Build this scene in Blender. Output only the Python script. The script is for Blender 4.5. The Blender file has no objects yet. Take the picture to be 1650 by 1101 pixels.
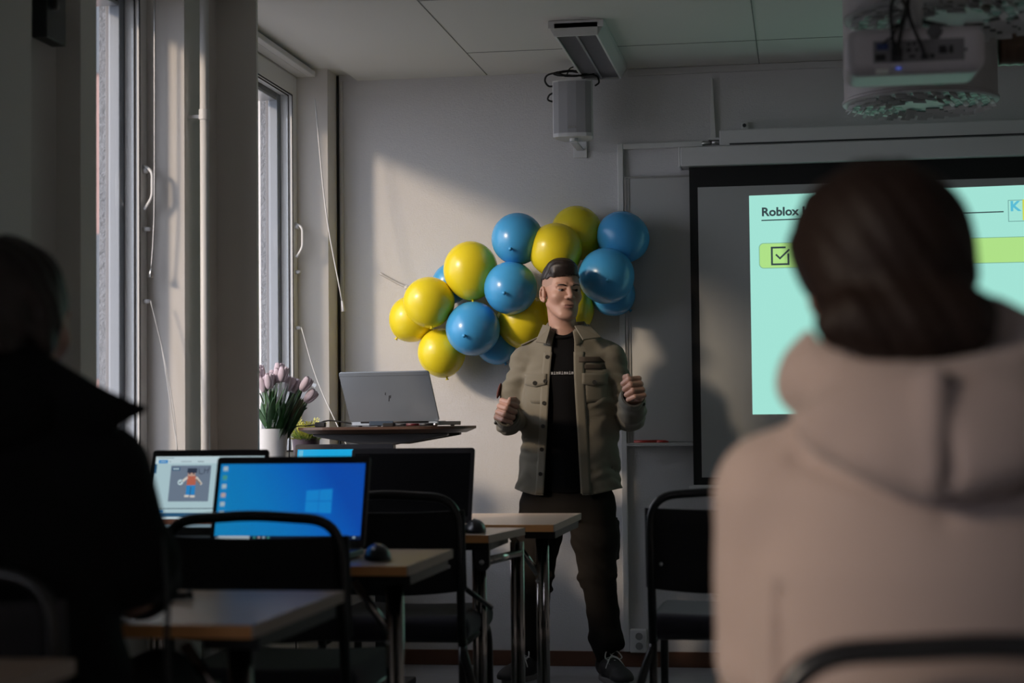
import bpy, math, random
import numpy as np
from mathutils import Vector, Matrix

scene = bpy.context.scene
COL = scene.collection
PI = math.pi

# ------------------------------------------------------------------ camera
cam_data = bpy.data.cameras.new('camera')
cam_data.sensor_width = 36.0
cam_data.lens = 36.0 * 2900.0 / 1650.0
cam_data.clip_start = 0.05
cam_data.clip_end = 200
cam = bpy.data.objects.new('camera', cam_data)
COL.objects.link(cam)
cam.matrix_world = Matrix(((0.98697956, 0.01718047, 0.15992555, 0.0),
                           (0.16050983, -0.04097761, -0.98618326, 0.0),
                           (-0.01038973, 0.99901235, -0.04320170, 1.08),
                           (0, 0, 0, 1)))
cam_data.dof.use_dof = True
cam_data.dof.focus_distance = 7.35
cam_data.dof.aperture_fstop = 3.0
scene.camera = cam

# ------------------------------------------------------------------ world, sun, exposure
world = bpy.data.worlds.new('world')
scene.world = world
world.use_nodes = True
wn = world.node_tree
wn.nodes['Background'].inputs[0].default_value = (0.73, 0.735, 0.83, 1)
wn.nodes['Background'].inputs[1].default_value = 4.3

sun_data = bpy.data.lights.new('sun', 'SUN')
sun_data.energy = 3.1
sun_data.color = (1.0, 0.76, 0.55)
sun_data.angle = math.radians(7.0)
sun = bpy.data.objects.new('sun', sun_data)
COL.objects.link(sun)
sun.location = (-20, -20, 12)
sun.rotation_euler = Vector((1.1, 1.0, -0.54)).to_track_quat('-Z', 'Y').to_euler()

scene.view_settings.view_transform = 'Standard'
scene.view_settings.look = 'None'
scene.view_settings.gamma = 1.0
scene.view_settings.use_curve_mapping = False
scene.view_settings.exposure = 0.0
scene.cycles.use_denoising = True
scene.cycles.max_bounces = 10
scene.cycles.diffuse_bounces = 5
scene.cycles.transparent_max_bounces = 16
scene.cycles.caustics_reflective = False
scene.cycles.caustics_refractive = False

# ------------------------------------------------------------------ helpers
def V(*a): return np.array(a, float)

def rotz(a):
    c, s = math.cos(a), math.sin(a)
    return np.array(((c, -s, 0), (s, c, 0), (0, 0, 1.0)))
def rotx(a):
    c, s = math.cos(a), math.sin(a)
    return np.array(((1, 0, 0), (0, c, -s), (0, s, c)))
def roty(a):
    c, s = math.cos(a), math.sin(a)
    return np.array(((c, 0, s), (0, 1, 0), (-s, 0, c)))
def R(d): return math.radians(d)

MATS = {}
def mat(name, col, rough=0.6, metal=0.0, spec=0.5, bump=None, noise=None, emis=None, sheen=0.0, coat=0.0, trans=None):
    """bump=(kind, scale, strength, distance); noise=(scale, dark factor)"""
    if name in MATS: return MATS[name]
    m = bpy.data.materials.new(name); m.use_nodes = True
    nt = m.node_tree; b = nt.nodes['Principled BSDF']
    b.inputs['Base Color'].default_value = (*col, 1)
    b.inputs['Roughness'].default_value = rough
    b.inputs['Metallic'].default_value = metal
    b.inputs['Specular IOR Level'].default_value = spec
    if sheen: b.inputs['Sheen Weight'].default_value = sheen
    if coat: b.inputs['Coat Weight'].default_value = coat
    tc = None
    if bump or noise:
        tc = nt.nodes.new('ShaderNodeTexCoord')
    if noise:
        n = nt.nodes.new('ShaderNodeTexNoise'); n.inputs['Scale'].default_value = noise[0]; n.inputs['Detail'].default_value = 4
        nt.links.new(tc.outputs['Object'], n.inputs['Vector'])
        r = nt.nodes.new('ShaderNodeMix'); r.data_type = 'RGBA'
        r.inputs['A'].default_value = (*[c * noise[1] for c in col], 1); r.inputs['B'].default_value = (*col, 1)
        nt.links.new(n.outputs['Fac'], r.inputs['Factor'])
        nt.links.new(r.outputs['Result'], b.inputs['Base Color'])
    if bump:
        kind, sc, st, dist = bump
        mp = nt.nodes.new('ShaderNodeMapping')
        nt.links.new(tc.outputs['Object'], mp.inputs['Vector'])
        if kind == 'weave':
            mp.inputs['Scale'].default_value = (sc, sc, sc * 0.35)
        else:
            mp.inputs['Scale'].default_value = (sc, sc, sc)
        t = nt.nodes.new('ShaderNodeTexNoise'); t.inputs['Scale'].default_value = 1.0; t.inputs['Detail'].default_value = 3
        nt.links.new(mp.outputs['Vector'], t.inputs['Vector'])
        src = t.outputs['Fac']
        if kind == 'weave':
            mp2 = nt.nodes.new('ShaderNodeMapping'); nt.links.new(tc.outputs['Object'], mp2.inputs['Vector'])
            mp2.inputs['Scale'].default_value = (sc * 0.3, sc, sc * 1.2)
            t2 = nt.nodes.new('ShaderNodeTexNoise'); t2.inputs['Scale'].default_value = 1.0; t2.inputs['Detail'].default_value = 2
            nt.links.new(mp2.outputs['Vector'], t2.inputs['Vector'])
            ad = nt.nodes.new('ShaderNodeMath'); ad.operation = 'ADD'
            nt.links.new(src, ad.inputs[0]); nt.links.new(t2.outputs['Fac'], ad.inputs[1]); src = ad.outputs[0]
        bp = nt.nodes.new('ShaderNodeBump'); bp.inputs['Strength'].default_value = st; bp.inputs['Distance'].default_value = dist
        nt.links.new(src, bp.inputs['Height']); nt.links.new(bp.outputs['Normal'], b.inputs['Normal'])
    if emis:
        b.inputs['Emission Color'].default_value = (*emis[0], 1); b.inputs['Emission Strength'].default_value = emis[1]
        b.inputs['Base Color'].default_value = (0.01, 0.01, 0.01, 1)
    MATS[name] = m
    return m

def glow(name, col, st=1.0):
    return mat(name, col, rough=0.35, spec=0.3, emis=(col, st))

def wood(name, col, dark, axis=0, scale=6.0, rough=0.45):
    if name in MATS: return MATS[name]
    m = mat(name, col, rough)
    nt = m.node_tree; b = nt.nodes['Principled BSDF']
    tc = nt.nodes.new('ShaderNodeTexCoord'); mp = nt.nodes.new('ShaderNodeMapping')
    s = [scale * 6] * 3; s[axis] = scale * 0.4; mp.inputs['Scale'].default_value = s
    n = nt.nodes.new('ShaderNodeTexNoise'); n.inputs['Scale'].default_value = 1; n.inputs['Detail'].default_value = 5; n.inputs['Distortion'].default_value = 0.6
    nt.links.new(tc.outputs['Object'], mp.inputs['Vector']); nt.links.new(mp.outputs['Vector'], n.inputs['Vector'])
    r = nt.nodes.new('ShaderNodeMix'); r.data_type = 'RGBA'
    r.inputs['A'].default_value = (*dark, 1); r.inputs['B'].default_value = (*col, 1)
    nt.links.new(n.outputs['Fac'], r.inputs['Factor']); nt.links.new(r.outputs['Result'], b.inputs['Base Color'])
    return m

def glass_pane(name, tint=(0.93, 0.95, 0.96), gl=0.07):
    m = bpy.data.materials.new(name); m.use_nodes = True; nt = m.node_tree; nt.nodes.clear()
    o = nt.nodes.new('ShaderNodeOutputMaterial'); mx = nt.nodes.new('ShaderNodeMixShader'); mx.inputs[0].default_value = gl
    t = nt.nodes.new('ShaderNodeBsdfTransparent'); t.inputs[0].default_value = (*tint, 1)
    g = nt.nodes.new('ShaderNodeBsdfGlossy'); g.inputs['Roughness'].default_value = 0.03
    nt.links.new(t.outputs[0], mx.inputs[1]); nt.links.new(g.outputs[0], mx.inputs[2]); nt.links.new(mx.outputs[0], o.inputs[0])
    MATS[name] = m
    return m

class MB:
    """collects geometry for ONE mesh object; every shape carries a material slot"""
    def __init__(s): s.v = []; s.f = []; s.m = []; s.n = 0
    def add(s, verts, faces, mi=0):
        s.v.append(np.asarray(verts, float).reshape(-1, 3))
        for f in faces: s.f.append([i + s.n for i in f]); s.m.append(mi)
        s.n += len(s.v[-1]); return s
    def box(s, lo, hi, mi=0, Rm=None, c=None):
        x0, y0, z0 = lo; x1, y1, z1 = hi
        v = np.array([(x0, y0, z0), (x1, y0, z0), (x1, y1, z0), (x0, y1, z0), (x0, y0, z1), (x1, y0, z1), (x1, y1, z1), (x0, y1, z1)], float)
        if Rm is not None:
            v = v @ Rm.T
        if c is not None: v = v + np.asarray(c, float)
        return s.add(v, [(0, 3, 2, 1), (4, 5, 6, 7), (0, 1, 5, 4), (1, 2, 6, 5), (2, 3, 7, 6), (3, 0, 4, 7)], mi)
    def prism(s, poly, z0, z1, mi=0, axis='z'):
        n = len(poly); p = np.array(poly, float)
        def lift(h):
            o = np.empty((n, 3))
            if axis == 'z': o[:, 0] = p[:, 0]; o[:, 1] = p[:, 1]; o[:, 2] = h
            elif axis == 'y': o[:, 0] = p[:, 0]; o[:, 2] = p[:, 1]; o[:, 1] = h
            else: o[:, 1] = p[:, 0]; o[:, 2] = p[:, 1]; o[:, 0] = h
            return o
        v = np.vstack([lift(z0), lift(z1)])
        f = [tuple(range(n))[::-1], tuple(range(n, 2 * n))] + [(i, (i + 1) % n, n + (i + 1) % n, n + i) for i in range(n)]
        return s.add(v, f, mi)
    def tube(s, pts, r, n=10, mi=0, closed=False, caps=True):
        P = [np.asarray(p, float) for p in pts]; N = len(P)
        rs = r if hasattr(r, '__len__') else [r] * N
        up = None; vs = []
        for i in range(N):
            if closed: t = P[(i + 1) % N] - P[i - 1]
            else: t = P[min(i + 1, N - 1)] - P[max(i - 1, 0)]
            t = t / (np.linalg.norm(t) + 1e-12)
            if up is None:
                a = V(0, 0, 1) if abs(t[2]) < 0.9 else V(1, 0, 0)
                up = np.cross(t, a)
            up = up - t * up.dot(t); up = up / (np.linalg.norm(up) + 1e-12)
            w = np.cross(t, up)
            for k in range(n):
                an = 2 * PI * k / n
                vs.append(P[i] + rs[i] * (math.cos(an) * up + math.sin(an) * w))
        f = []
        for i in range(N if closed else N - 1):
            j = (i + 1) % N
            for k in range(n):
                f.append((i * n + k, i * n + (k + 1) % n, j * n + (k + 1) % n, j * n + k))
        if caps and not closed:
            f.append(tuple(range(n))[::-1]); f.append(tuple((N - 1) * n + k for k in range(n)))
        return s.add(vs, f, mi)
    def cyl(s, a, b, r, r2=None, n=20, mi=0, caps=True):
        return s.tube([a, b], [r, r if r2 is None else r2], n, mi, caps=caps)
    def lathe(s, prof, c=(0, 0, 0), n=32, mi=0, cap=True):
        vs = []; f = []; M = len(prof)
        for r, z in prof:
            for k in range(n):
                a = 2 * PI * k / n; vs.append((c[0] + r * math.cos(a), c[1] + r * math.sin(a), c[2] + z))
        for i in range(M - 1):
            for k in range(n): f.append((i * n + k, i * n + (k + 1) % n, (i + 1) * n + (k + 1) % n, (i + 1) * n + k))
        if cap:
            f.append(tuple(range(n))[::-1]); f.append(tuple((M - 1) * n + k for k in range(n)))
        return s.add(vs, f, mi)
    def ball(s, c, r, n=20, m=12, mi=0, Rm=None):
        r = np.array(r if hasattr(r, '__len__') else (r, r, r), float)
        vs = [(0, 0, -1)]
        for i in range(1, m):
            t = PI * i / m
            for k in range(n):
                a = 2 * PI * k / n; vs.append((math.sin(t) * math.cos(a), math.sin(t) * math.sin(a), -math.cos(t)))
        vs.append((0, 0, 1)); v = np.array(vs) * r
        if Rm is not None: v = v @ Rm.T
        v = v + np.asarray(c, float)
        f = [(0, 1 + (k + 1) % n, 1 + k) for k in range(n)]
        for i in range(m - 2):
            for k in range(n): f.append((1 + i * n + k, 1 + i * n + (k + 1) % n, 1 + (i + 1) * n + (k + 1) % n, 1 + (i + 1) * n + k))
        L = len(vs) - 1; b = 1 + (m - 2) * n
        f += [(L, b + k, b + (k + 1) % n) for k in range(n)]
        return s.add(v, f, mi)
    def quad(s, a, b, c, d, mi=0): return s.add([a, b, c, d], [(0, 1, 2, 3)], mi)
    def xf(s, Rm=None, t=(0, 0, 0)):
        s.v = [(v @ Rm.T if Rm is not None else v) + np.asarray(t, float) for v in s.v]; return s
    def build(s, name, mats, parent=None, smooth=False, bev=0, seg=2, loc=(0, 0, 0), solid=0, sub=0):
        me = bpy.data.meshes.new(name)
        me.from_pydata(np.vstack(s.v).tolist(), [], s.f)
        if not isinstance(mats, (list, tuple)): mats = [mats]
        for m in mats: me.materials.append(m)
        me.polygons.foreach_set('material_index', s.m)
        if smooth: me.polygons.foreach_set('use_smooth', [True] * len(s.f))
        me.update()
        o = bpy.data.objects.new(name, me); COL.objects.link(o)
        o.location = loc
        if parent is not None: o.parent = parent
        if smooth == 'auto':
            es = [e.key for e in me.edges]
            try: me.set_sharp_from_angle(angle=R(40))
            except Exception: pass
        if solid:
            md = o.modifiers.new('solid', 'SOLIDIFY'); md.thickness = solid; md.offset = 0
        if bev:
            md = o.modifiers.new('bevel', 'BEVEL'); md.width = bev; md.segments = seg; md.limit_method = 'ANGLE'; md.angle_limit = R(35); md.harden_normals = False
        if sub:
            md = o.modifiers.new('sub', 'SUBSURF'); md.levels = sub; md.render_levels = sub
        return o

def fillet(pts, r, n=6):
    """round the corners of a polyline"""
    P = [V(*p) for p in pts]; out = [P[0]]
    for i in range(1, len(P) - 1):
        a, b, c = P[i - 1], P[i], P[i + 1]
        ri = r[i] if hasattr(r, '__len__') else r
        u = (a - b); lu = np.linalg.norm(u); u /= lu
        w = (c - b); lw = np.linalg.norm(w); w /= lw
        d = min(ri, lu * 0.49, lw * 0.49)
        p, q = b + u * d, b + w * d
        for k in range(n + 1):
            t = k / n; out.append((1 - t) ** 2 * p + 2 * t * (1 - t) * b + t * t * q)
    out.append(P[-1]); return out

def spline(pts, n=8):
    P = [V(*p) for p in pts]; P = [2 * P[0] - P[1]] + P + [2 * P[-1] - P[-2]]; out = []
    for i in range(1, len(P) - 2):
        p0, p1, p2, p3 = P[i - 1:i + 3]
        for k in range(n):
            t = k / n
            out.append(0.5 * ((2 * p1) + (-p0 + p2) * t + (2 * p0 - 5 * p1 + 4 * p2 - p3) * t * t + (-p0 + 3 * p1 - 3 * p2 + p3) * t ** 3))
    out.append(P[-2]); return out

def tag(o, label, cat, group=None, kind=None):
    o['label'] = label; o['category'] = cat
    if group: o['group'] = group
    if kind: o['kind'] = kind
    return o
def thing(name, loc, label, cat, group=None, rz=0.0):
    o = bpy.data.objects.new(name, None); COL.objects.link(o); o.empty_display_size = 0.05
    o.location = loc; o.rotation_euler = (0, 0, rz)
    return tag(o, label, cat, group)
def struct(o):
    o['kind'] = 'structure'; return o
def copy_tree(o, parent=None):
    c = o.copy(); COL.objects.link(c)
    if parent is not None: c.parent = parent
    for ch in [x for x in bpy.data.objects if x.parent == o]: copy_tree(ch, c)
    return c

def text_mb(mb, s, size, origin, ux, uz, mi=0, off=0.0, depth=None, align='LEFT', xs=1.0):
    """lay letters flat in the plane spanned by ux (writing direction) and uz (up)"""
    cu = bpy.data.curves.new('letters', 'FONT'); cu.body = s; cu.size = size; cu.offset = off; cu.align_x = align
    cu.resolution_u = 3
    o = bpy.data.objects.new('letters', cu); COL.objects.link(o)
    dg = bpy.context.evaluated_depsgraph_get(); dg.update()
    me = bpy.data.meshes.new_from_object(o.evaluated_get(dg))
    v = np.array([tuple(x.co) for x in me.vertices]); f = [tuple(p.vertices) for p in me.polygons]
    bpy.data.objects.remove(o); bpy.data.curves.remove(cu); bpy.data.meshes.remove(me)
    ux = np.asarray(ux, float); uz = np.asarray(uz, float)
    P = np.asarray(origin, float) + v[:, :1] * xs * ux + v[:, 1:2] * uz
    mb.add(P, f, mi)

# ------------------------------------------------------------------ implicit surfaces for bodies, clothes and other soft shapes
class Field:
    def __init__(s, lo, hi, step, zfine=None):
        ax = []
        for i in range(3):
            if i == 2 and zfine is not None: ax.append(np.array(zfine, float))
            else: ax.append(np.arange(lo[i], hi[i] + step, step))
        s.ax = ax; s.V = np.full([len(a) for a in ax], 0.5, np.float32)
    def _sl(s, lo, hi):
        sl = []
        for i in range(3):
            a = max(0, np.searchsorted(s.ax[i], lo[i]) - 1); b = min(len(s.ax[i]), np.searchsorted(s.ax[i], hi[i]) + 1)
            if b <= a: return None, None
            sl.append(slice(a, b))
        g = np.meshgrid(*[s.ax[i][sl[i]] for i in range(3)], indexing='ij', sparse=True)
        return tuple(sl), g
    def _mix(s, sl, d, k, op):
        A = s.V[sl]
        if op == 'add':
            if k <= 0: s.V[sl] = np.minimum(A, d)
            else:
                h = np.clip(0.5 + 0.5 * (A - d) / k, 0, 1); s.V[sl] = A * (1 - h) + d * h - k * h * (1 - h)
        elif op == 'sub':
            d = -d
            if k <= 0: s.V[sl] = np.maximum(A, d)
            else:
                h = np.clip(0.5 - 0.5 * (A - d) / k, 0, 1); s.V[sl] = A * (1 - h) + d * h + k * h * (1 - h)
        return s
    def cap(s, a, b, ra, rb=None, k=0.01, op='add', sq=None):
        a = V(*a); b = V(*b); rb = ra if rb is None else rb; M = max(ra, rb) + k + 0.03
        sl, g = s._sl(np.minimum(a, b) - M, np.maximum(a, b) + M)
        if sl is None: return s
        ab = b - a; L = ab.dot(ab) + 1e-12
        t = np.clip(((g[0] - a[0]) * ab[0] + (g[1] - a[1]) * ab[1] + (g[2] - a[2]) * ab[2]) / L, 0, 1)
        d = np.sqrt((g[0] - a[0] - t * ab[0]) ** 2 + (g[1] - a[1] - t * ab[1]) ** 2 + (g[2] - a[2] - t * ab[2]) ** 2) - (ra + t * (rb - ra))
        return s._mix(sl, d, k, op)
    def chain(s, pts, rs, k=0.01, op='add'):
        for i in range(len(pts) - 1): s.cap(pts[i], pts[i + 1], rs[i], rs[i + 1], k, op)
        return s
    def ell(s, c, r, Rm=None, k=0.01, op='add'):
        c = V(*c); r = V(*(r if hasattr(r, '__len__') else (r, r, r))); M = r.max() + k + 0.03
        sl, g = s._sl(c - M, c + M)
        if sl is None: return s
        x, y, z = g[0] - c[0], g[1] - c[1], g[2] - c[2]
        if Rm is not None:
            x, y, z = (Rm[0, 0] * x + Rm[1, 0] * y + Rm[2, 0] * z, Rm[0, 1] * x + Rm[1, 1] * y + Rm[2, 1] * z, Rm[0, 2] * x + Rm[1, 2] * y + Rm[2, 2] * z)
        k0 = np.sqrt((x / r[0]) ** 2 + (y / r[1]) ** 2 + (z / r[2]) ** 2); k1 = np.sqrt((x / r[0] ** 2) ** 2 + (y / r[1] ** 2) ** 2 + (z / r[2] ** 2) ** 2)
        d = k0 * (k0 - 1) / (k1 + 1e-9)
        return s._mix(sl, d, k, op)
    def rbox(s, c, h, rad=0.005, Rm=None, k=0.005, op='add'):
        c = V(*c); h = V(*h); M = np.linalg.norm(h) + k + 0.03
        sl, g = s._sl(c - M, c + M)
        if sl is None: return s
        x, y, z = g[0] - c[0], g[1] - c[1], g[2] - c[2]
        if Rm is not None:
            x, y, z = (Rm[0, 0] * x + Rm[1, 0] * y + Rm[2, 0] * z, Rm[0, 1] * x + Rm[1, 1] * y + Rm[2, 1] * z, Rm[0, 2] * x + Rm[1, 2] * y + Rm[2, 2] * z)
        qx, qy, qz = np.abs(x) - h[0] + rad, np.abs(y) - h[1] + rad, np.abs(z) - h[2] + rad
        d = np.sqrt(np.maximum(qx, 0) ** 2 + np.maximum(qy, 0) ** 2 + np.maximum(qz, 0) ** 2) + np.minimum(np.maximum(qx, np.maximum(qy, qz)), 0) - rad
        return s._mix(sl, d, k, op)
    def loft(s, lv, k=0.01, op='add', grow=0.0, zlo=None, zhi=None, pw=2.0):
        """upright tube with elliptical sections: rows (z, cx, cy, rx, ry)"""
        lv = np.array(lv, float); z0 = lv[0, 0] if zlo is None else zlo; z1 = lv[-1, 0] if zhi is None else zhi
        m = lv[:, 3:].max() + abs(lv[:, 1:3]).max() + 0.1
        sl, g = s._sl((-m + lv[:, 1].min() * 0, -m, z0 - 0.05), (m, m, z1 + 0.05))
        if sl is None: return s
        z = g[2]; f = lambda j: np.interp(z, lv[:, 0], lv[:, j])
        rx, ry = f(3) + grow, f(4) + grow
        q = (np.abs((g[0] - f(1)) / rx) ** pw + np.abs((g[1] - f(2)) / ry) ** pw) ** (1 / pw)
        d = (q - 1) * np.minimum(rx, ry)
        d = np.maximum(d, np.maximum(z0 - z, z - z1))
        return s._mix(sl, d, k, op)
    def warp(s, fn):
        g = np.meshgrid(*s.ax, indexing='ij', sparse=True)
        s.V = (s.V + fn(*g)).astype(np.float32); return s
    def clip(s, fn, op='max'):
        g = np.meshgrid(*s.ax, indexing='ij', sparse=True); d = fn(*g)
        s.V = np.maximum(s.V, d).astype(np.float32); return s
    def mesh(s):
        Vv = s.V; Vv[0] = Vv[-1] = 0.5; Vv[:, 0] = Vv[:, -1] = 0.5; Vv[:, :, 0] = Vv[:, :, -1] = 0.5
        ins = Vv < 0; nx, ny, nz = Vv.shape
        cnt = np.zeros((nx - 1, ny - 1, nz - 1), np.int8)
        for a in (0, 1):
            for b in (0, 1):
                for c in (0, 1): cnt += ins[a:nx - 1 + a, b:ny - 1 + b, c:nz - 1 + c]
        act = (cnt > 0) & (cnt < 8); I, J, K = np.nonzero(act); n = len(I)
        idx = np.full(cnt.shape, -1, np.int32); idx[I, J, K] = np.arange(n)
        co = [(a, b, c) for a in (0, 1) for b in (0, 1) for c in (0, 1)]
        val = {q: Vv[I + q[0], J + q[1], K + q[2]].astype(float) for q in co}
        acc = np.zeros((n, 3)); num = np.zeros(n)
        for q in co:
            for ax in range(3):
                if q[ax]: continue
                p = list(q); p[ax] = 1; p = tuple(p)
                v0, v1 = val[q], val[p]; cr = (v0 < 0) != (v1 < 0)
                t = np.where(cr, v0 / np.where(cr, v0 - v1, 1), 0)
                pt = np.empty((n, 3)); pt[:] = q; pt[:, ax] = t
                acc += pt * cr[:, None]; num += cr
        acc /= num[:, None]
        P = np.empty((n, 3))
        for ax, ix in zip(range(3), (I, J, K)):
            A = s.ax[ax]; P[:, ax] = A[ix] + acc[:, ax] * (A[ix + 1] - A[ix])
        F = []
        for ax in range(3):
            b0 = [slice(None)] * 3; b1 = [slice(None)] * 3; b0[ax] = slice(0, -1); b1[ax] = slice(1, None)
            A, B = ins[tuple(b0)], ins[tuple(b1)]; ch = A != B
            o1, o2 = [(1, 2), (2, 0), (0, 1)][ax]
            ii = np.array(np.nonzero(ch)).T
            ok = (ii[:, o1] > 0) & (ii[:, o2] > 0) & (ii[:, o1] < Vv.shape[o1] - 1) & (ii[:, o2] < Vv.shape[o2] - 1); ii = ii[ok]
            flip = A[tuple(ii.T)]
            def cell(da, db):
                q = ii.copy(); q[:, o1] -= da; q[:, o2] -= db; return idx[tuple(q.T)]
            qd = np.stack([cell(1, 1), cell(0, 1), cell(0, 0), cell(1, 0)], 1)
            qd[~flip] = qd[~flip][:, ::-1]
            F.append(qd)
        return P, np.vstack(F)
    def build(s, name, mats, parent=None, matfn=None, loc=(0, 0, 0), smooth_it=0):
        P, F = s.mesh()
        me = bpy.data.meshes.new(name); me.from_pydata(P.tolist(), [], F.tolist())
        if not isinstance(mats, (list, tuple)): mats = [mats]
        for m in mats: me.materials.append(m)
        me.polygons.foreach_set('use_smooth', [True] * len(F))
        if matfn is not None: me.polygons.foreach_set('material_index', np.asarray(matfn(P[F].mean(1)), np.int32))
        me.update(); o = bpy.data.objects.new(name, me); COL.objects.link(o); o.location = loc
        if parent is not None: o.parent = parent
        if smooth_it:
            md = o.modifiers.new('smooth', 'SMOOTH'); md.iterations = smooth_it; md.factor = 0.5
        return o
# ------------------------------------------------------------------ materials
M_wall = mat('wallpaper', (0.60, 0.592, 0.595), 0.85, bump=('weave', 300, 0.36, 0.0035))
M_wall2 = mat('wall_paint', (0.56, 0.555, 0.55), 0.75)
M_wallr = mat('bounce_wall_paint', (0.80, 0.74, 0.66), 0.8)  # pale warm colour for unseen walls, chosen to bounce warm fill light
M_pier = mat('pier_paint', (0.64, 0.615, 0.585), 0.7, bump=('n', 160, 0.1, 0.002))
M_ceil = mat('ceiling_board', (0.64, 0.635, 0.61), 0.85, bump=('n', 90, 0.08, 0.002))
M_floor = mat('linoleum', (0.30, 0.31, 0.34), 0.45, noise=(14, 0.75), bump=('n', 60, 0.05, 0.002))
M_base = wood('baseboard_wood', (0.13, 0.055, 0.028), (0.08, 0.03, 0.016), 0, 4, 0.5)
M_white = mat('white_paint', (0.66, 0.66, 0.65), 0.45)
M_wplast = mat('white_plastic', (0.62, 0.62, 0.62), 0.4)
M_gasket = mat('black_rubber', (0.01, 0.01, 0.011), 0.6)
M_outcase = mat('outer_casing', (0.27, 0.30, 0.34), 0.5)
M_outgrey = mat('grey_casing', (0.17, 0.17, 0.18), 0.6)
M_rough = mat('rough_plaster', (0.26, 0.28, 0.31), 0.95, noise=(40, 0.6), bump=('n', 70, 0.8, 0.01))
M_glass = glass_pane('window_glass')
M_blindbox = mat('blind_box', (0.16, 0.16, 0.17), 0.6)
M_black = mat('black_metal', (0.012, 0.012, 0.013), 0.28, spec=0.6)
M_blackp = mat('black_plastic', (0.012, 0.012, 0.014), 0.45)
M_dgrey = mat('dark_grey_plastic', (0.03, 0.03, 0.034), 0.5)
M_fabric = mat('dark_fabric', (0.018, 0.017, 0.020), 0.95, sheen=0.15, bump=('n', 500, 0.3, 0.001))
M_seat = mat('seat_fabric', (0.030, 0.028, 0.040), 0.95, sheen=0.2, bump=('n', 420, 0.35, 0.001))
M_chrome = mat('chrome', (0.42, 0.38, 0.36), 0.16, metal=1.0)
M_steel = mat('brushed_steel', (0.5, 0.5, 0.5), 0.35, metal=1.0)
M_top = wood('table_laminate', (0.74, 0.56, 0.43), (0.62, 0.46, 0.35), 0, 5, 0.27)
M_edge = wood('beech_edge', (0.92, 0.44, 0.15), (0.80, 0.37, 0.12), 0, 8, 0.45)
M_edge2 = wood('beech_edge_side_light', (0.42, 0.33, 0.28), (0.36, 0.27, 0.22), 1, 8, 0.5)  # same beech, greyed: the light on the side edge is put into colour
M_walnut = wood('walnut_top', (0.10, 0.05, 0.03), (0.06, 0.03, 0.02), 0, 6, 0.4)
M_cable = mat('cable_black', (0.008, 0.008, 0.008), 0.5)

B = 7.858
# ------------------------------------------------------------------ the room
struct(MB().box((-2.5, -3.2, -0.12), (3.5, 8.1, 0)).build('floor', M_floor))
cb = MB()
cb.box((-1.97, -3.2, 2.615), (3.5, B, 2.80)); cb.box((-2.5, -3.2, 2.645), (-1.97, B, 2.80))
struct(cb.build('ceiling', M_ceil))
sm = MB()     # shadow gaps between the ceiling boards
for x in (-1.372, -0.17, 1.03, 2.23): sm.box((x - 0.002, -3.0, 2.6135), (x + 0.002, B - 0.02, 2.6165))
for y, xs in ((6.39, (-1.372, 3.25)), (7.35, (-1.372, 3.25)), (5.4, (-1.97, 3.25)), (4.2, (-1.97, 3.25))):
    sm.box((xs[0], y - 0.002, 2.6135), (xs[1], y + 0.002, 2.6165))
struct(sm.build('trim_1', mat('seam_shadow', (0.2, 0.2, 0.19), 0.9)))
struct(MB().box((-2.5, B, -0.1), (3.5, B + 0.2, 2.8)).build('wall_back', M_wall))
struct(MB().box((3.3, -3.2, -0.1), (3.5, B, 2.8)).build('wall_right', M_wallr))  # unseen; set closer to bounce more light into the room
struct(MB().box((-2.5, -3.2, -0.1), (3.3, -3.0, 2.8)).build('wall_rear', M_wallr))
w = MB()
XO = -2.355
w.prism([(-2.067, 7.86), (-2.067, 7.70), (-2.20, 7.66), (XO, 7.66), (XO, 7.86)], 0, 2.7)
w.prism([(-2.067, 5.83), (-2.20, 5.82), (XO, 5.82), (XO, 5.86), (-2.20, 5.93), (-2.20, 6.01), (-2.05, 6.20), (-1.921, 6.20), (-1.919, 6.175), (-2.067, 6.170)][::-1], 0, 2.7)
w.prism([(-2.20, 4.63), (-2.138, 4.93), (-2.067, 4.94), (-2.067, 5.06), (-2.20, 5.07), (XO, 5.07), (XO, 4.60)], 0, 2.7)
w.prism([(-2.067, 0.55), (-2.067, 4.60), (-2.12, 4.63), (-2.20, 4.63), (XO, 4.60), (XO, 0.55)], 0, 2.7)  # unseen stretch closed without windows to keep sun off tables and laptops
w.prism([(-2.067, -3.1), (-2.067, -2.90), (XO, -2.90), (XO, -3.1)], 0, 2.7)
w.prism([(-2.067, -0.70), (-2.067, -0.42), (XO, -0.42), (XO, -0.70)], 0, 2.7)
OPEN = [(5.93, 7.66), (5.07, 5.82), (-0.42, 0.55), (-2.90, -0.70)]  # last two lie out of view, added and sized for sun and bounce
for a, b in OPEN:
    w.box((XO, a, 0), (-2.20, b, 0.85)); w.box((XO, a, 2.60), (-2.20, b, 2.7))
struct(w.build('wall_left', M_pier))
struct(MB().box((-2.066, B - 0.014, 0), (3.3, B, 0.066)).build('baseboard_back', M_base, bev=0.003))
struct(MB().box((-0.745, B - 0.02, 2.585), (3.3, B, 2.614)).build('trim_2', M_wall2, bev=0.003))
struct(MB().box((-2.05, B - 0.012, 0.066), (-2.036, B, 2.615)).build('trim_3', M_wall2, bev=0.002))
struct(MB().box((-2.066, B - 0.006, 0.066), (-2.056, B, 2.64)).build('trim_4', M_gasket))

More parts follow.
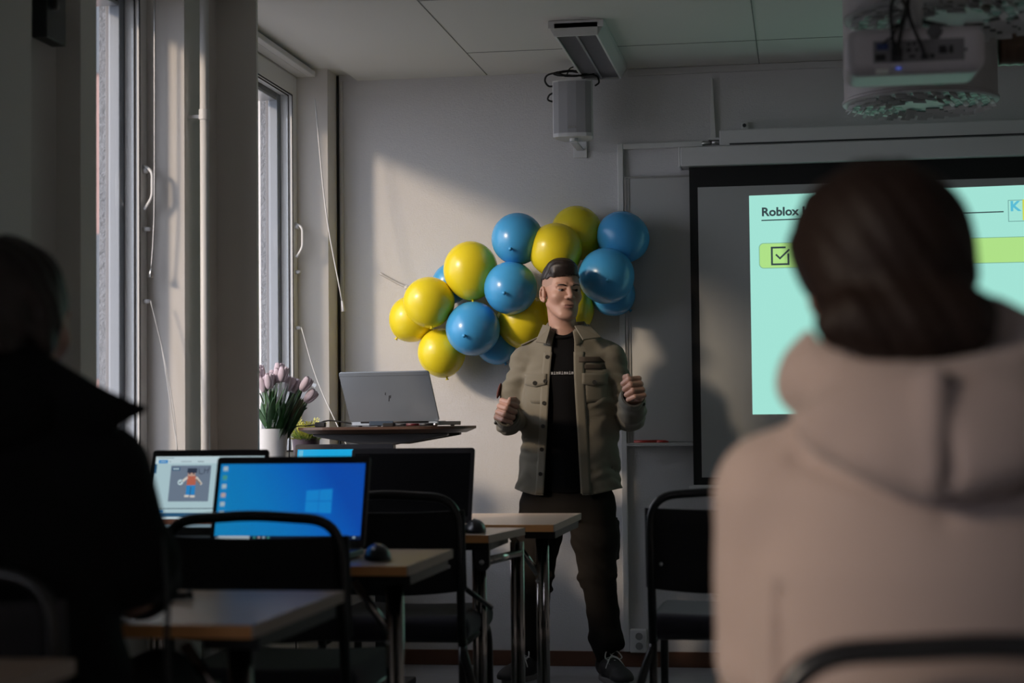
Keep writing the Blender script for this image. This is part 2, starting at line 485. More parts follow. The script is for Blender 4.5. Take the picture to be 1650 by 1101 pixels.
for i, (a, b) in enumerate(OPEN):
    n = 'window_%d' % (i + 1)
    f = MB(); sw = 0.06
    f.box((-2.255, b - sw, 0.862), (-2.196, b, 2.60)); f.box((-2.255, a, 0.862), (-2.196, a + sw, 2.60))
    f.box((-2.255, a + sw, 2.515), (-2.196, b - sw, 2.60)); f.box((-2.255, a + sw, 0.862), (-2.196, b - sw, 0.95))
    fr = f.build(n, M_white, bev=0.004); struct(fr)
    g = MB(); t = 0.006
    for gx in (-2.2185, -2.2005):
        g.box((gx, b - sw - t, 0.95), (gx + 0.003, b - sw, 2.515)); g.box((gx, a + sw, 0.95), (gx + 0.003, a + sw + t, 2.515))
        g.box((gx, a + sw + t, 2.509), (gx + 0.003, b - sw - t, 2.515)); g.box((gx, a + sw + t, 0.95), (gx + 0.003, b - sw - t, 0.956))
    g.build('gasket', M_gasket, fr)
    MB().box((-2.226, a + sw + 0.006, 0.955), (-2.22, b - sw - 0.006, 2.508)).build('pane', M_glass, fr)
    k = MB()
    k.box((-2.292, b - 0.10, 0.862), (-2.2555, b, 2.60), 0); k.box((-2.322, b - 0.06, 0.862), (-2.2925, b, 2.60), 1)
    k.box((-2.305, b - 0.075, 0.862), (-2.2925, b - 0.0605, 2.60), 0)
    k.box((-2.292, a, 0.862), (-2.2555, a + 0.06, 2.60), 0)
    k.build('outer_casing', [M_outcase, M_outgrey], fr, bev=0.003)
    s = MB(); s.box((-2.352, b - 0.04, 0.86), (-2.3225, b - 0.0005, 2.60))
    s.build('outer_reveal', M_rough, fr)
    bb = MB(); bb.box((-2.34, a + 0.01, 2.50), (-2.2565, b - 0.105, 2.595)); bb.box((-2.345, a + 0.01, 2.485), (-2.258, b - 0.105, 2.499), 1)
    bb.build('blind_box', [M_blindbox, M_steel], fr, bev=0.004)
    MB().box((-2.40, a - 0.02 if i > 1 else a + 0.001, 0.835), (-2.00 if i == 0 else -2.04, b - 0.001, 0.8615)).build('window_sill', M_white, fr, bev=0.004)
    if i < 2:
        h = MB()      # espagnolette handle with its two knobs
        yb = b - 0.035
        h.tube(fillet([(-2.196, yb, 1.95), (-2.16, yb - 0.01, 1.93), (-2.16, yb - 0.012, 1.84), (-2.188, yb - 0.012, 1.80)], 0.02), 0.006, 8)
        h.cyl((-2.196, yb, 1.935), (-2.18, yb, 1.935), 0.011); h.build('handle', M_wplast, fr, smooth=True)
        for zz in (1.735, 1.49):
            MB().cyl((-2.196, yb, zz), (-2.172, yb, zz), 0.009, 0.007).build('knob', M_wplast, fr, smooth=True)
struct(MB().box((-2.195, 6.22, 2.602), (-2.145, 7.66, 2.640)).box((-2.145, 6.22, 2.602), (-2.11, 7.66, 2.626)).build('trim_5', M_wall2, bev=0.003))

# outdoors, seen past the window frames
struct(MB().box((-60, -40, -4.2), (-2.6, 80, -4.0)).build('ground', mat('street', (0.22, 0.21, 0.2), 0.9)))
bd = thing('building', (-10, 22, -4), 'pink plastered building standing outside beyond the windows', 'building')
MB().box((-6, -2, 0), (6, 6, 18)).build('wall', mat('pink_plaster', (0.31, 0.20, 0.18), 0.9, noise=(3, 0.85)), bd)
for q in range(5):
    for z in (2.0, 5.6, 9.2, 12.8):
        wi = MB().box((-5.3 + q * 2.35, -2.03, z), (-4.1 + q * 2.35, -1.98, z + 1.7)).build('window', mat('far_glass', (0.08, 0.09, 0.1), 0.1), bd)
MB().box((-6.2, -2.2, 18), (6.2, 6.2, 18.3)).build('roof', mat('roof_tin', (0.2, 0.1, 0.08), 0.7), bd)

# heating pipe in the niche
p = thing('heating_pipe', (-2.010, 5.872, 0), 'white vertical heating pipe beside the column between the two windows', 'pipe')
MB().cyl((0, 0, 0.0), (0, 0, 2.644), 0.0155, n=20).build('pipe', M_white, p, smooth=True)
br = MB(); br.cyl((0, 0, 2.115), (0, 0, 2.15), 0.019); br.box((-0.0565, -0.006, 2.12), (-0.012, 0.006, 2.132)); br.build('clamp', M_white, p)

o = thing('wall_bracket', (-2.10, 4.80, 2.16), 'small black bracket high on the pier in the upper left corner', 'bracket')
MB().box((-0.015, -0.09, 0.0), (0.03, 0.045, 0.16)).build('plate', M_blackp, o, bev=0.004)
MB().cyl((0.0, -0.05, 0.10), (0.045, -0.05, 0.10), 0.016, n=12).build('arm', M_blackp, o, smooth=True)

def cord(name, pts, r, label, mt=M_wplast, tassel=None, grp=None):
    o = thing(name, tuple(pts[0]), label, 'cord', grp)
    P = [V(*q) - V(*pts[0]) for q in pts]
    MB().tube(spline(P, 8), r, 6).build('cord', mt, o, smooth=True)
    if tassel:
        d = (P[-1] - P[-2]); d /= np.linalg.norm(d)
        MB().tube([P[-1] - d * 0.002, P[-1] + d * tassel], [r * 1.2, r * 3.2], 10).build('tassel', mt, o, smooth=True)
    return o
cord('blind_wand', [(-2.105, 7.63, 2.50), (-2.05, 7.60, 2.0), (-1.975, 7.58, 1.60)], 0.003, 'thin white blind wand with a cone tip slanting beside the far window', tassel=0.045)
cord('window_cord', [(-2.165, 7.605, 1.49), (-2.09, 7.60, 1.25), (-1.955, 7.56, 0.98), (-1.90, 7.55, 0.86)], 0.0025, 'white cord slanting down from the far window knob behind the tall table')
cord('pull_cord', [(-2.150, 5.77, 2.62), (-2.151, 5.77, 1.9), (-2.155, 5.77, 1.72), (-2.163, 5.77, 1.60)], 0.003, 'grey pull cord hanging beside the near window handle', M_steel, tassel=0.03)
cord('thin_cord', [(-2.165, 5.77, 1.49), (-2.13, 5.77, 1.35), (-2.09, 5.772, 1.10), (-2.062, 5.775, 0.90)], 0.0018, 'white thread slanting down from the lower knob of the near window')
cord('fine_cord', [(-2.165, 5.768, 1.488), (-2.125, 5.768, 1.33), (-2.085, 5.77, 1.12), (-2.072, 5.77, 0.95)], 0.0014, 'finest white thread hanging nearest the frame of the near window')

# ------------------------------------------------------------------ back wall fittings
o = thing('cable_trunking', (-0.78, B - 0.001, 0), 'white trunking pipe running up the wall and over the whiteboard', 'trunking')
t = MB(); t.box((-0.014, -0.022, 0.067), (0.012, 0, 2.285)); t.box((0.012, -0.02, 2.26), (0.36, 0, 2.285)); t.build('trunking', M_white, o, bev=0.003)
t = MB(); t.cyl((0.355, -0.012, 2.275), (0.395, -0.012, 2.277), 0.009); t.cyl((0.40, -0.012, 2.277), (0.435, -0.012, 2.278), 0.011); t.build('joint', M_steel, o, smooth=True)
t = MB(); t.prism([(0.394, 2.296), (0.418, 2.296), (0.408, 2.560), (0.400, 2.560)], -0.02, 0, axis='y'); t.box((0.385, -0.03, 2.286), (0.435, 0, 2.296)); t.build('riser', M_white, o, bev=0.002)

o = thing('whiteboard', (-0.760, B, 0), 'grey looking whiteboard partly hidden behind the projection screen', 'whiteboard')
MB().box((0.004, -0.02, 0.975), (2.35, -0.002, 2.13)).build('board', mat('board_enamel', (0.47, 0.47, 0.46), 0.35), o)
fr = MB(); fr.box((-0.006, -0.024, 0.97), (0.004, 0, 2.138)); fr.box((0.012, -0.023, 0.975), (0.016, -0.019, 2.13)); fr.box((0.004, -0.024, 2.13), (2.35, 0, 2.138)); fr.build('frame', M_steel, o)
MB().box((-0.006, -0.06, 0.958), (2.35, 0, 0.966)).box((-0.006, -0.06, 0.966), (2.35, -0.056, 0.972)).build('pen_tray', M_wplast, o, bev=0.002)
o = thing('red_marker', (-0.735, B - 0.04, 0.9755), 'red marker pen lying on the whiteboard tray', 'pen')
MB().tube([(0, 0, 0), (0.10, 0, 0)], 0.0085, 12).build('barrel', mat('red_plastic', (0.42, 0.03, 0.02), 0.4), o, smooth=True)
MB().tube([(0.1, 0, 0), (0.135, 0, 0), (0.15, 0, 0)], [0.0085, 0.0075, 0.003], 12).build('cap', mat('red_plastic', (0.42, 0.03, 0.02), 0.4), o, smooth=True)

M_border = mat('screen_border', (0.006, 0.006, 0.006), 0.8)
M_fab = mat('screen_fabric', (0.40, 0.41, 0.40), 0.8)
o = thing('projection_screen', (0, 7.78, 0), 'wide pull-down projection screen with black border showing a mint green slide', 'screen')
YS = 0.0
XL, XR, ZB, ZT = -0.477, 1.33, 0.79, 2.162
MB().box((XL, 0.0, ZB), (XR, 0.002, ZT)).build('border', M_border, o)
MB().box((XL + 0.036, -0.0012, ZB + 0.032), (XR - 0.036, -0.0002, ZT - 0.088)).build('fabric', M_fab, o)
b = MB(); b.box((XL - 0.02, -0.014, ZB - 0.022), (XR + 0.02, 0.012, ZB)); b.build('bottom_bar', M_wplast, o, bev=0.006)
c = MB(); c.box((-0.511, -0.045, 2.162), (1.40, 0.0775, 2.245)); c.box((-0.519, -0.04, 2.160), (-0.5115, 0.0775, 2.247)); c.build('case', M_wplast, o, bev=0.006)
# the projected slide
SX0, SX1, SZ0, SZ1 = -0.221, 1.08, 1.09, 2.031
ms = [glow('slide_mint', (0.36, 0.76, 0.66), 1.0), glow('slide_text', (0.035, 0.06, 0.065), 1.0), glow('slide_green', (0.42, 0.74, 0.24), 1.0),
      glow('slide_rim', (0.20, 0.44, 0.30), 1.0), glow('slide_blue', (0.10, 0.50, 0.66), 1.0), glow('slide_yellow', (0.56, 0.62, 0.10), 1.0), glow('slide_line', (0.16, 0.36, 0.33), 1.0)]
def rrect(x0, z0, x1, z1, r, n=6):
    pts = []
    for cx, cz, a0 in ((x1 - r, z0 + r, -90), (x1 - r, z1 - r, 0), (x0 + r, z1 - r, 90), (x0 + r, z0 + r, 180)):
        for k in range(n + 1):
            a = R(a0 + 90 * k / n); pts.append((cx + r * math.cos(a), cz + r * math.sin(a)))
    return pts
def flat(mb, poly, y, mi): mb.add([(x, y, z) for x, z in poly], [tuple(range(len(poly)))], mi)
s = MB(); y = -0.002
s.quad((SX0, y, SZ0), (SX1, y, SZ0), (SX1, y, SZ1 + 0.012), (SX0, y, SZ1))
s.build('projected_slide', ms, o)
s = MB(); y = -0.0035
text_mb(s, 'Roblox H', 0.051, (-0.17, y, 1.942), (1, 0, 0), (0, 0, 1), 1, off=0.0016, xs=1.06)
flat(s, [(-0.17, 1.920), (0.84, 1.929), (0.84, 1.934), (-0.17, 1.925)], y, 1)
s.build('slide_heading', ms, o)
s = MB(); flat(s, rrect(-0.183, 1.715, 1.03, 1.825, 0.02), y, 3); flat(s, rrect(-0.180, 1.718, 1.027, 1.822, 0.018), y - 0.001, 2)
y2 = y - 0.002; x0, z0, x1, z1, th = -0.132, 1.728, -0.054, 1.808, 0.008
for q in ([(x0, z0), (x0 + th, z0), (x0 + th, z1), (x0, z1)], [(x0, z0), (x1, z0), (x1, z0 + th), (x0, z0 + th)], [(x0, z1 - th), (x1 - 0.015, z1 - th), (x1 - 0.015, z1), (x0, z1)], [(x1 - th, z0), (x1, z0), (x1, z1 - 0.03), (x1 - th, z1 - 0.03)]): flat(s, q, y2, 1)
flat(s, [(-0.114, 1.772), (-0.108, 1.777), (-0.094, 1.762), (-0.056, 1.798), (-0.051, 1.792), (-0.094, 1.752)], y2, 1)
s.build('slide_banner', ms, o)
s = MB(); flat(s, [(0.858, 1.888), (1.02, 1.889), (1.02, 1.981), (0.858, 1.98)], y, 6); flat(s, [(0.861, 1.891), (1.017, 1.892), (1.017, 1.978), (0.861, 1.977)], y - 0.0008, 0)
text_mb(s, 'K', 0.058, (0.866, y - 0.0016, 1.934), (1, 0, 0), (0, 0, 1), 4, off=0.002, xs=1.1)
text_mb(s, '1', 0.12, (0.902, y - 0.0016, 1.896), (1, 0, 0), (0, 0, 1), 5, off=0.003, xs=0.7)
s.build('slide_badge', ms, o)
o = thing('screen_case', (0, 7.8, 0), 'narrow upper white roller case above the projection screen', 'case')
c = MB(); c.box((-0.343, -0.055, 2.2465), (1.40, 0.0575, 2.315)); c.build('housing', M_wplast, o, bev=0.005)
c = MB(); c.box((-0.30, -0.058, 2.249), (1.38, -0.0555, 2.256)); c.build('slot', M_dgrey, o)
o = thing('wall_socket', (-0.235, B, 2.342), 'small white cable outlet above the upper roller case', 'outlet')
MB().box((-0.016, -0.02, -0.024), (0.014, 0, 0.02)).build('plate', M_wplast, o, bev=0.003)
MB().cyl((-0.003, -0.024, 0.004), (-0.003, -0.019, 0.004), 0.008).build('jack', M_dgrey, o)

o = thing('power_outlet', (-0.728, B, 0.115), 'white double power outlet low on the wall above the brown baseboard', 'outlet')
MB().box((-0.036, -0.045, -0.05), (0.036, 0, 0.05)).build('housing', M_wplast, o, bev=0.005)
for zz in (0.021, -0.021):
    sk = MB().lathe([(0.0185, 0), (0.0185, 0.002), (0.0165, 0.002), (0.016, -0.002)], n=24).xf(rotx(PI / 2), (0.004, -0.0455, zz)).build('socket', M_wplast, o, smooth=True)
    hh = MB(); hh.cyl((-0.006, -0.0462, zz), (-0.006, -0.044, zz), 0.003); hh.cyl((0.014, -0.0462, zz), (0.014, -0.044, zz), 0.003); hh.build('pin_hole', M_blackp, sk)
    MB().lathe([(0.0160, 0), (0.015, 0.0012)], n=24).xf(rotx(PI / 2), (0.004, -0.0455, zz)).build('well', mat('socket_grey', (0.22, 0.22, 0.22), 0.5), sk)

# wall loudspeaker, its bracket and its spare cable
o = thing('wall_speaker', (-0.958, 7.60, 2.41), 'white wall loudspeaker with grey grille hung under the ceiling', 'speaker')
prof = [(-0.086, -0.015), (-0.06, -0.03), (-0.02, -0.037), (0.02, -0.037), (0.06, -0.03), (0.086, -0.015), (0.080, 0.06), (0.05, 0.13), (-0.05, 0.13), (-0.080, 0.06)]
MB().prism(prof, -0.128, 0.118).build('cabinet', M_wplast, o, bev=0.004)
MB().prism([(x * 0.955, y - 0.003) for x, y in prof[:6]] + [(0.07, -0.008), (-0.07, -0.008)], -0.112, 0.110).build('grille', mat('speaker_grille', (0.33, 0.33, 0.34), 0.6, bump=('n', 900, 0.4, 0.001)), o, bev=0.002)
MB().box((-0.014, -0.0425, -0.093), (0.014, -0.0405, -0.086)).build('badge', M_steel, o)
k = MB(); k.cyl((0, 0.02, -0.142), (0, 0.02, -0.128), 0.018); k.box((-0.016, 0.02, -0.148), (0.016, 0.2585, -0.141)); k.box((-0.03, 0.245, -0.18), (0.03, 0.2585, 0.02)); k.build('bracket', M_wplast, o, bev=0.002)
o = thing('speaker_cable', (-0.958, 7.62, 2.545), 'coiled black cable bundled on top of the wall loudspeaker', 'cable')
random.seed(4)
cb = MB()
for q in range(5):
    cx, rx, rz = random.uniform(-0.02, 0.03), random.uniform(0.05, 0.08), random.uniform(0.012, 0.02); ph = random.uniform(-0.3, 0.3)
    cb.tube([(cx + rx * math.cos(a), 0.02 * math.sin(a + 1) + random.uniform(-.008, .008), 0.017 + rz * math.sin(a + ph) * 0.7) for a in np.linspace(0, 2 * PI, 22)[:-1]], 0.004, 6, closed=True)
cb.build('coil', M_cable, o, smooth=True)
MB().tube(spline([(-0.05, 0.02, 0.03), (-0.11, 0.02, 0.02), (-0.125, 0.02, -0.005), (-0.11, 0.03, -0.028), (-0.085, 0.07, -0.02)]), 0.0042, 8).build('loose_loop', M_cable, o, smooth=True)
MB().tube(spline([(-0.075, 0.05, -0.05), (-0.105, 0.03, -0.035 - 0.03), (-0.115, 0.03, -0.085), (-0.10, 0.04, -0.093), (-0.08, 0.06, -0.09)]), 0.004, 8).build('loose_loop', M_cable, o, smooth=True)
MB().tube(spline([(0.06, 0.03, 0.02), (0.10, 0.02, 0.005), (0.108, 0.03, -0.02), (0.09, 0.05, -0.03)]), 0.004, 8).build('loose_loop', M_cable, o, smooth=True)
MB().tube(spline([(-0.03, 0.03, 0.02), (-0.02, 0.04, 0.045), (-0.005, 0.05, 0.055)]), 0.003, 8).build('loose_loop', M_cable, o, smooth=True)

# ceiling luminaire (switched off)
o = thing('ceiling_light', (-0.845, 7.28, 2.615), 'switched-off white ceiling luminaire with louvre grid above the loudspeaker', 'light')
h = MB(); A = [(-0.108, 0), (0.108, 0), (0.082, -0.062), (-0.082, -0.062)]
h.prism([(-0.108, -0.001), (0.108, -0.001), (0.105, -0.022), (0.084, -0.062), (0.076, -0.062), (0.076, -0.03), (-0.076, -0.03), (-0.076, -0.062), (-0.084, -0.062), (-0.105, -0.022)][::-1], -0.45, 0.45, axis='y')
h.box((-0.084, -0.46, -0.062), (0.084, -0.449, -0.012)); h.box((-0.084, 0.449, -0.062), (0.084, 0.46, -0.012))
h.box((-0.107, -0.46, -0.03), (0.107, -0.4485, -0.002)); h.box((-0.107, 0.4485, -0.03), (0.107, 0.46, -0.002)); h.build('housing', M_white, o)
g = MB()
for q in range(34):
    yy = -0.435 + q * 0.0262; g.box((-0.076, yy, -0.058), (-0.004, yy + 0.002, -0.032)); g.box((0.004, yy, -0.058), (0.076, yy + 0.002, -0.032))
g.box((-0.004, -0.449, -0.060), (0.004, 0.449, -0.031)); g.build('louvre', mat('louvre_metal', (0.34, 0.34, 0.36), 0.45, metal=0.3), o)
t = MB(); t.cyl((-0.04, -0.43, -0.036), (-0.04, 0.43, -0.036), 0.004); t.cyl((0.04, -0.43, -0.036), (0.04, 0.43, -0.036), 0.004); t.build('tube_lamp', mat('lamp_glass', (0.5, 0.5, 0.5), 0.3), o, smooth=True)

# ------------------------------------------------------------------ air diffusers, duct, projector
M_drum = mat('diffuser_paint', (0.40, 0.37, 0.37), 0.55)
M_disc = mat('diffuser_face_paint', (0.62, 0.62, 0.62), 0.5)
def diffuser(loc, r, zb, label):
    o = thing('air_diffuser', (loc[0], loc[1], 2.615), label, 'air vent', 'round swirl air diffusers on the ceiling')
    h = 2.615 - zb
    MB().lathe([(r, -0.001), (r, -h + 0.012), (r + 0.006, -h + 0.008), (r + 0.006, -h)], n=64).build('drum', M_drum, o, smooth='auto')
    MB().lathe([(r + 0.004, -h - 0.001), (r - 0.004, -h - 0.006), (r * 0.95, -h - 0.006)], n=64).build('face_plate', M_disc, o, smooth='auto')
    bl = MB()
    for rr, nn in ((0.87, 26), (0.70, 21), (0.53, 15), (0.36, 9)):
        for k in range(nn):
            a = 2 * PI * (k + 0.5 * (nn % 2)) / nn
            c = V(rr * r * math.cos(a), rr * r * math.sin(a), -h - 0.0065); Wd = 2 * PI * rr * r / nn * 0.36; L = r * 0.055
            Rt = rotz(a + PI / 2 + 0.5)
            bl.box((-Wd, -L, -0.0006), (Wd, L, 0.0), 1, Rm=Rt, c=c)
            bl.box((-Wd, -0.001, -0.017), (Wd, 0.001, 0.0), 0, Rm=Rt @ rotx(-0.7), c=c + Rt @ V(0, -L * 0.8, 0))
    bl.build('blade_ring', [M_disc, M_blackp], o)
    return o
diffuser((0.398, 6.10, 0), 0.25, 2.12, 'farther round white swirl air diffuser hanging behind the projector')
diffuser((0.395, 4.62, 0), 0.275, 2.085, 'nearer round swirl air diffuser cut off by the top of the picture')
o = thing('air_duct', (0.62, 6.12, 2.30), 'ribbed brown air duct running sideways from the farther diffuser', 'duct')
d = MB(); pts = []; rs = []
for q in range(120):
    pts.append((0.035 + q * 0.012, 0, 0)); rs.append(0.062 + 0.003 * (1 if q % 3 == 0 else 0))
d.tube(pts, rs, 24); d.build('duct_pipe', mat('duct_brown', (0.13, 0.075, 0.05), 0.4, metal=0.3), o, smooth=True)

M_proj = mat('projector_shell', (0.62, 0.58, 0.60), 0.42)
o = thing('projector', (0.252, 4.0, 1.875), 'white ceiling projector with ports and a blue light on its back', 'projector')
f = Field((-0.18, -0.03, -0.10), (0.18, 0.30, 0.10), 0.004)
f.rbox((0, 0.12, 0.012), (0.15, 0.12, 0.052), 0.030, rotx(R(3.5)))
f.build('shell', M_proj, o)
pz = MB(); pz.box((-0.09, -0.0015, -0.022), (0.105, 0.012, 0.026)); pz.build('port_panel', mat('port_panel_grey', (0.22, 0.21, 0.22), 0.5), o)
def port(name, shape, mt, **k):
    m = MB()
    for s_ in shape:
        if s_[0] == 'b': m.box((s_[1], -0.006, s_[2]), (s_[3], 0.004, s_[4]))
        else: m.cyl((s_[1], -0.006, s_[2]), (s_[1], 0.004, s_[2]), s_[3], n=14)
    return m.build(name, mt, o)
port('video_port', [('b', -0.083, 0.006, -0.058, 0.020)], mat('port_blue', (0.02, 0.04, 0.16), 0.5))
port('video_port', [('b', -0.086, -0.018, -0.064, -0.004)], M_blackp)
port('video_plug', [('b', -0.052, -0.02, -0.028, 0.008), ('b', -0.048, 0.008, -0.034, 0.02)], M_blackp)
port('audio_jack', [('c', -0.014, 0.003, 0.005)], M_blackp); port('audio_jack', [('c', 0.003, 0.003, 0.004)], M_blackp)
port('audio_jack', [('c', -0.014, 0.016, 0.004)], M_blackp); port('audio_jack', [('c', -0.002, 0.017, 0.004)], M_blackp); port('audio_jack', [('c', 0.036, -0.012, 0.005)], M_blackp)
port('serial_port', [('b', -0.014, -0.014, 0.000, -0.008)], M_blackp)
port('network_port', [('b', 0.050, -0.006, 0.066, 0.010)], M_blackp); port('usb_port', [('b', 0.073, -0.006, 0.080, 0.010)], M_blackp); port('power_jack', [('b', 0.012, -0.018, 0.026, -0.008)], M_blackp)
m = MB(); m.prism([(0.042 + 0.018 * math.cos(R(60 * k)), 0.042 + 0.018 * math.sin(R(60 * k))) for k in range(6)], -0.003, 0.003, axis='y'); m.build('vent', mat('vent_dark', (0.12, 0.115, 0.12), 0.6, bump=('n', 900, 0.6, 0.001)), o)
MB().cyl((0.108, -0.003, 0.0), (0.108, 0.004, 0.0), 0.003).build('screw', M_blackp, o)
MB().box((-0.085, 0.002, -0.042), (-0.058, 0.03, -0.034)).build('label_plate', mat('plate_white', (0.75, 0.75, 0.72), 0.3), o)
MB().box((-0.041, 0.003, -0.0355), (-0.031, 0.02, -0.0337)).build('status_light', glow('led_blue', (0.05, 0.12, 0.7), 0.6), o)
for q in (-0.043, -0.036, -0.029): MB().box((q, 0.006, -0.0425), (q + 0.004, 0.03, -0.041)).build('button', M_wplast, o)
m = MB(); m.cyl((0.0, 0.06, 0.06), (0.0, 0.06, 0.735), 0.022); m.build('ceiling_mount', M_wplast, o, smooth=True)
m = MB()
for dx, dy in ((-0.05, 0.05), (0.07, 0.05), (0.0, 0.2)): m.tube([(0, 0.06, 0.085), (dx, dy, 0.062)], 0.006, 8)
m.build('mount_arm', M_black, o)
MB().lathe([(0.030, 0), (0.030, 0.02), (0.022, 0.025)], n=24).xf(rotx(-PI / 2), (0.07, 0.238, 0.0)).build('lens', M_blackp, o, smooth=True)
o = thing('projector_cables', (0.252, 3.985, 1.95), 'black cables hanging in loops down the back of the projector', 'cable')
c1 = MB(); c1.tube(spline([(-0.04, -0.008, -0.085), (-0.036, -0.012, -0.06), (-0.03, -0.01, -0.03), (-0.022, -0.005, 0.0), (-0.012, 0.02, 0.05), (-0.01, 0.05, 0.16)]), 0.0045, 8); c1.build('cable', M_cable, o, smooth=True)
c1 = MB(); c1.tube(spline([(-0.046, -0.008, -0.085), (-0.05, -0.012, -0.03), (-0.052, -0.006, 0.01), (-0.045, 0.0, 0.04), (-0.028, 0.0, 0.042), (-0.018, 0.01, 0.02), (-0.01, 0.03, 0.0)]), 0.004, 8); c1.build('cable', M_cable, o, smooth=True)
c1 = MB(); c1.tube(spline([(0.019, -0.008, -0.092), (0.012, -0.014, -0.07), (0.0, -0.012, -0.04), (-0.012, 0.0, 0.0), (-0.012, 0.035, 0.05)]), 0.004, 8); c1.build('cable', M_cable, o, smooth=True)
c1 = MB(); c1.tube(spline([(-0.07, -0.008, -0.06), (-0.06, -0.014, -0.052), (-0.05, -0.012, -0.045), (-0.03, -0.005, -0.01), (-0.02, 0.02, 0.03)]), 0.0025, 8); c1.build('cable', M_cable, o, smooth=True)

# ------------------------------------------------------------------ balloons
M_by = mat('balloon_yellow', (0.80, 0.65, 0.022), 0.27, spec=0.5)
M_bb = mat('balloon_blue', (0.06, 0.34, 0.68), 0.27, spec=0.5)
def subs(m, w, c):
    b = m.node_tree.nodes['Principled BSDF']; b.inputs['Subsurface Weight'].default_value = w; b.inputs['Subsurface Radius'].default_value = (0.05, 0.05, 0.05); b.inputs['Subsurface Scale'].default_value = 0.5
BAL = [  # px-free places on the wall: x, y, z, rx, rz, colour, knot direction (x, z), label
 (-1.204, 7.60, 1.853, 0.112, 0.114, 'b', (-0.2, -1), 'large pale blue balloon at the upper left of the two topmost yellow ones'),
 (-0.963, 7.728, 1.888, 0.112, 0.116, 'y', (0.3, -1), 'yellow balloon at the very top, half behind another yellow one'),
 (-1.040, 7.60, 1.801, 0.116, 0.116, 'y', (0.2, -1), 'yellow balloon directly above the presenter head'),
 (-0.758, 7.69, 1.859, 0.116, 0.108, 'b', (-0.6, -0.8), 'dark blue balloon at the upper right end of the cluster'),
 (-0.823, 7.60, 1.685, 0.120, 0.120, 'b', (0.3, -0.5), 'blue balloon in front, right of the presenter face, with two highlights'),
 (-0.812, 7.752, 1.62, 0.098, 0.095, 'b', (0.6, -0.6), 'shaded blue balloon tucked behind and below the front right blue one'),
 (-1.413, 7.62, 1.725, 0.118, 0.126, 'y', (0.1, -1), 'large yellow balloon high on the left half of the cluster'),
 (-1.233, 7.58, 1.641, 0.114, 0.118, 'b', (-0.1, -0.5), 'blue balloon in front, left of the presenter head'),
 (-1.525, 7.752, 1.680, 0.085, 0.095, 'b', (-0.5, -0.8), 'blue balloon mostly hidden behind the two upper left yellow ones'),
 (-1.594, 7.60, 1.590, 0.112, 0.108, 'y', (0.1, -0.6), 'yellow balloon in front at the left end, overlapping its neighbour'),
 (-1.695, 7.72, 1.525, 0.103, 0.100, 'y', (-0.5, -0.6), 'leftmost yellow balloon, partly behind the front left one'),
 (-1.560, 7.70, 1.375, 0.105, 0.106, 'y', (0.2, -1), 'lowest yellow balloon, hanging at the bottom of the cluster'),
 (-1.402, 7.60, 1.471, 0.117, 0.121, 'b', (-0.2, -0.6), 'blue balloon in front, low between the lowest yellow one and the presenter'),
 (-1.330, 7.755, 1.41, 0.088, 0.088, 'b', (0.4, -0.8), 'blue balloon peeking out below, nearest the presenter sleeve'),
 (-1.200, 7.715, 1.505, 0.118, 0.118, 'y', (0.2, -1), 'greenish yellow balloon behind the presenter shoulder on the left'),
 (-1.008, 7.735, 1.560, 0.116, 0.116, 'y', (0.5, -1), 'yellow balloon hidden behind the presenter head and neck'),
]
for (x, y, z, rx, rz, colr, kd, lab) in BAL:
    o = thing('balloon', (x, y, z), lab, 'balloon', 'yellow and blue balloons on the wall')
    kdir = V(kd[0] * 0.5, -1.0, kd[1] * 0.45) if (y < 7.65 and colr == 'b') else V(kd[0], -0.2 if y < 7.65 else 0.0, kd[1]); kdir /= np.linalg.norm(kdir)
    # pear-shaped skin along the knot direction
    zax = -kdir; a = np.cross(V(0, 1, 0), zax); a /= np.linalg.norm(a); bb = np.cross(zax, a); Rm = np.stack([a, bb, zax], 1)
    prof = []
    for q in range(25):
        th = PI * q / 24; rr = math.sin(th) * rx; zz = -math.cos(th) * rz
        if zz < 0: rr *= (1 - 0.10 * (zz / rz) ** 2); zz *= 1.06
        prof.append((max(rr, 0.0015), zz))
    ry = min(rx, 0.112) / rx
    MB().lathe(prof, n=36).xf(Rm).build('skin', M_by if colr == 'y' else M_bb, o, smooth=True)
    MB().tube([Rm @ V(0, 0, -rz * 1.04), Rm @ V(0, 0, -rz * 1.10), Rm @ V(0, 0, -rz * 1.16)], [0.005, 0.004, 0.009], 10).build('knot', M_by if colr == 'y' else M_bb, o, smooth=True)
o = thing('garland_tape', (-1.70, B - 0.006, 1.655), 'clear plastic tape with a white knot tying the balloons to the wall', 'tape')
MB().tube(spline([(-0.17, 0, 0.085), (-0.08, -0.003, 0.035), (0, -0.012, 0), (0.10, -0.03, -0.05)]), 0.006, 5).build('strip', mat('clear_tape', (0.50, 0.49, 0.48), 0.2), o, smooth=True)
m = MB(); m.ball((-0.045, -0.008, 0.019), (0.013, 0.008, 0.010), 10, 6); m.ball((-0.033, -0.008, 0.014), (0.010, 0.008, 0.012), 10, 6); m.build('knot', mat('tape_knot', (0.66, 0.64, 0.60), 0.4), o, smooth=True)
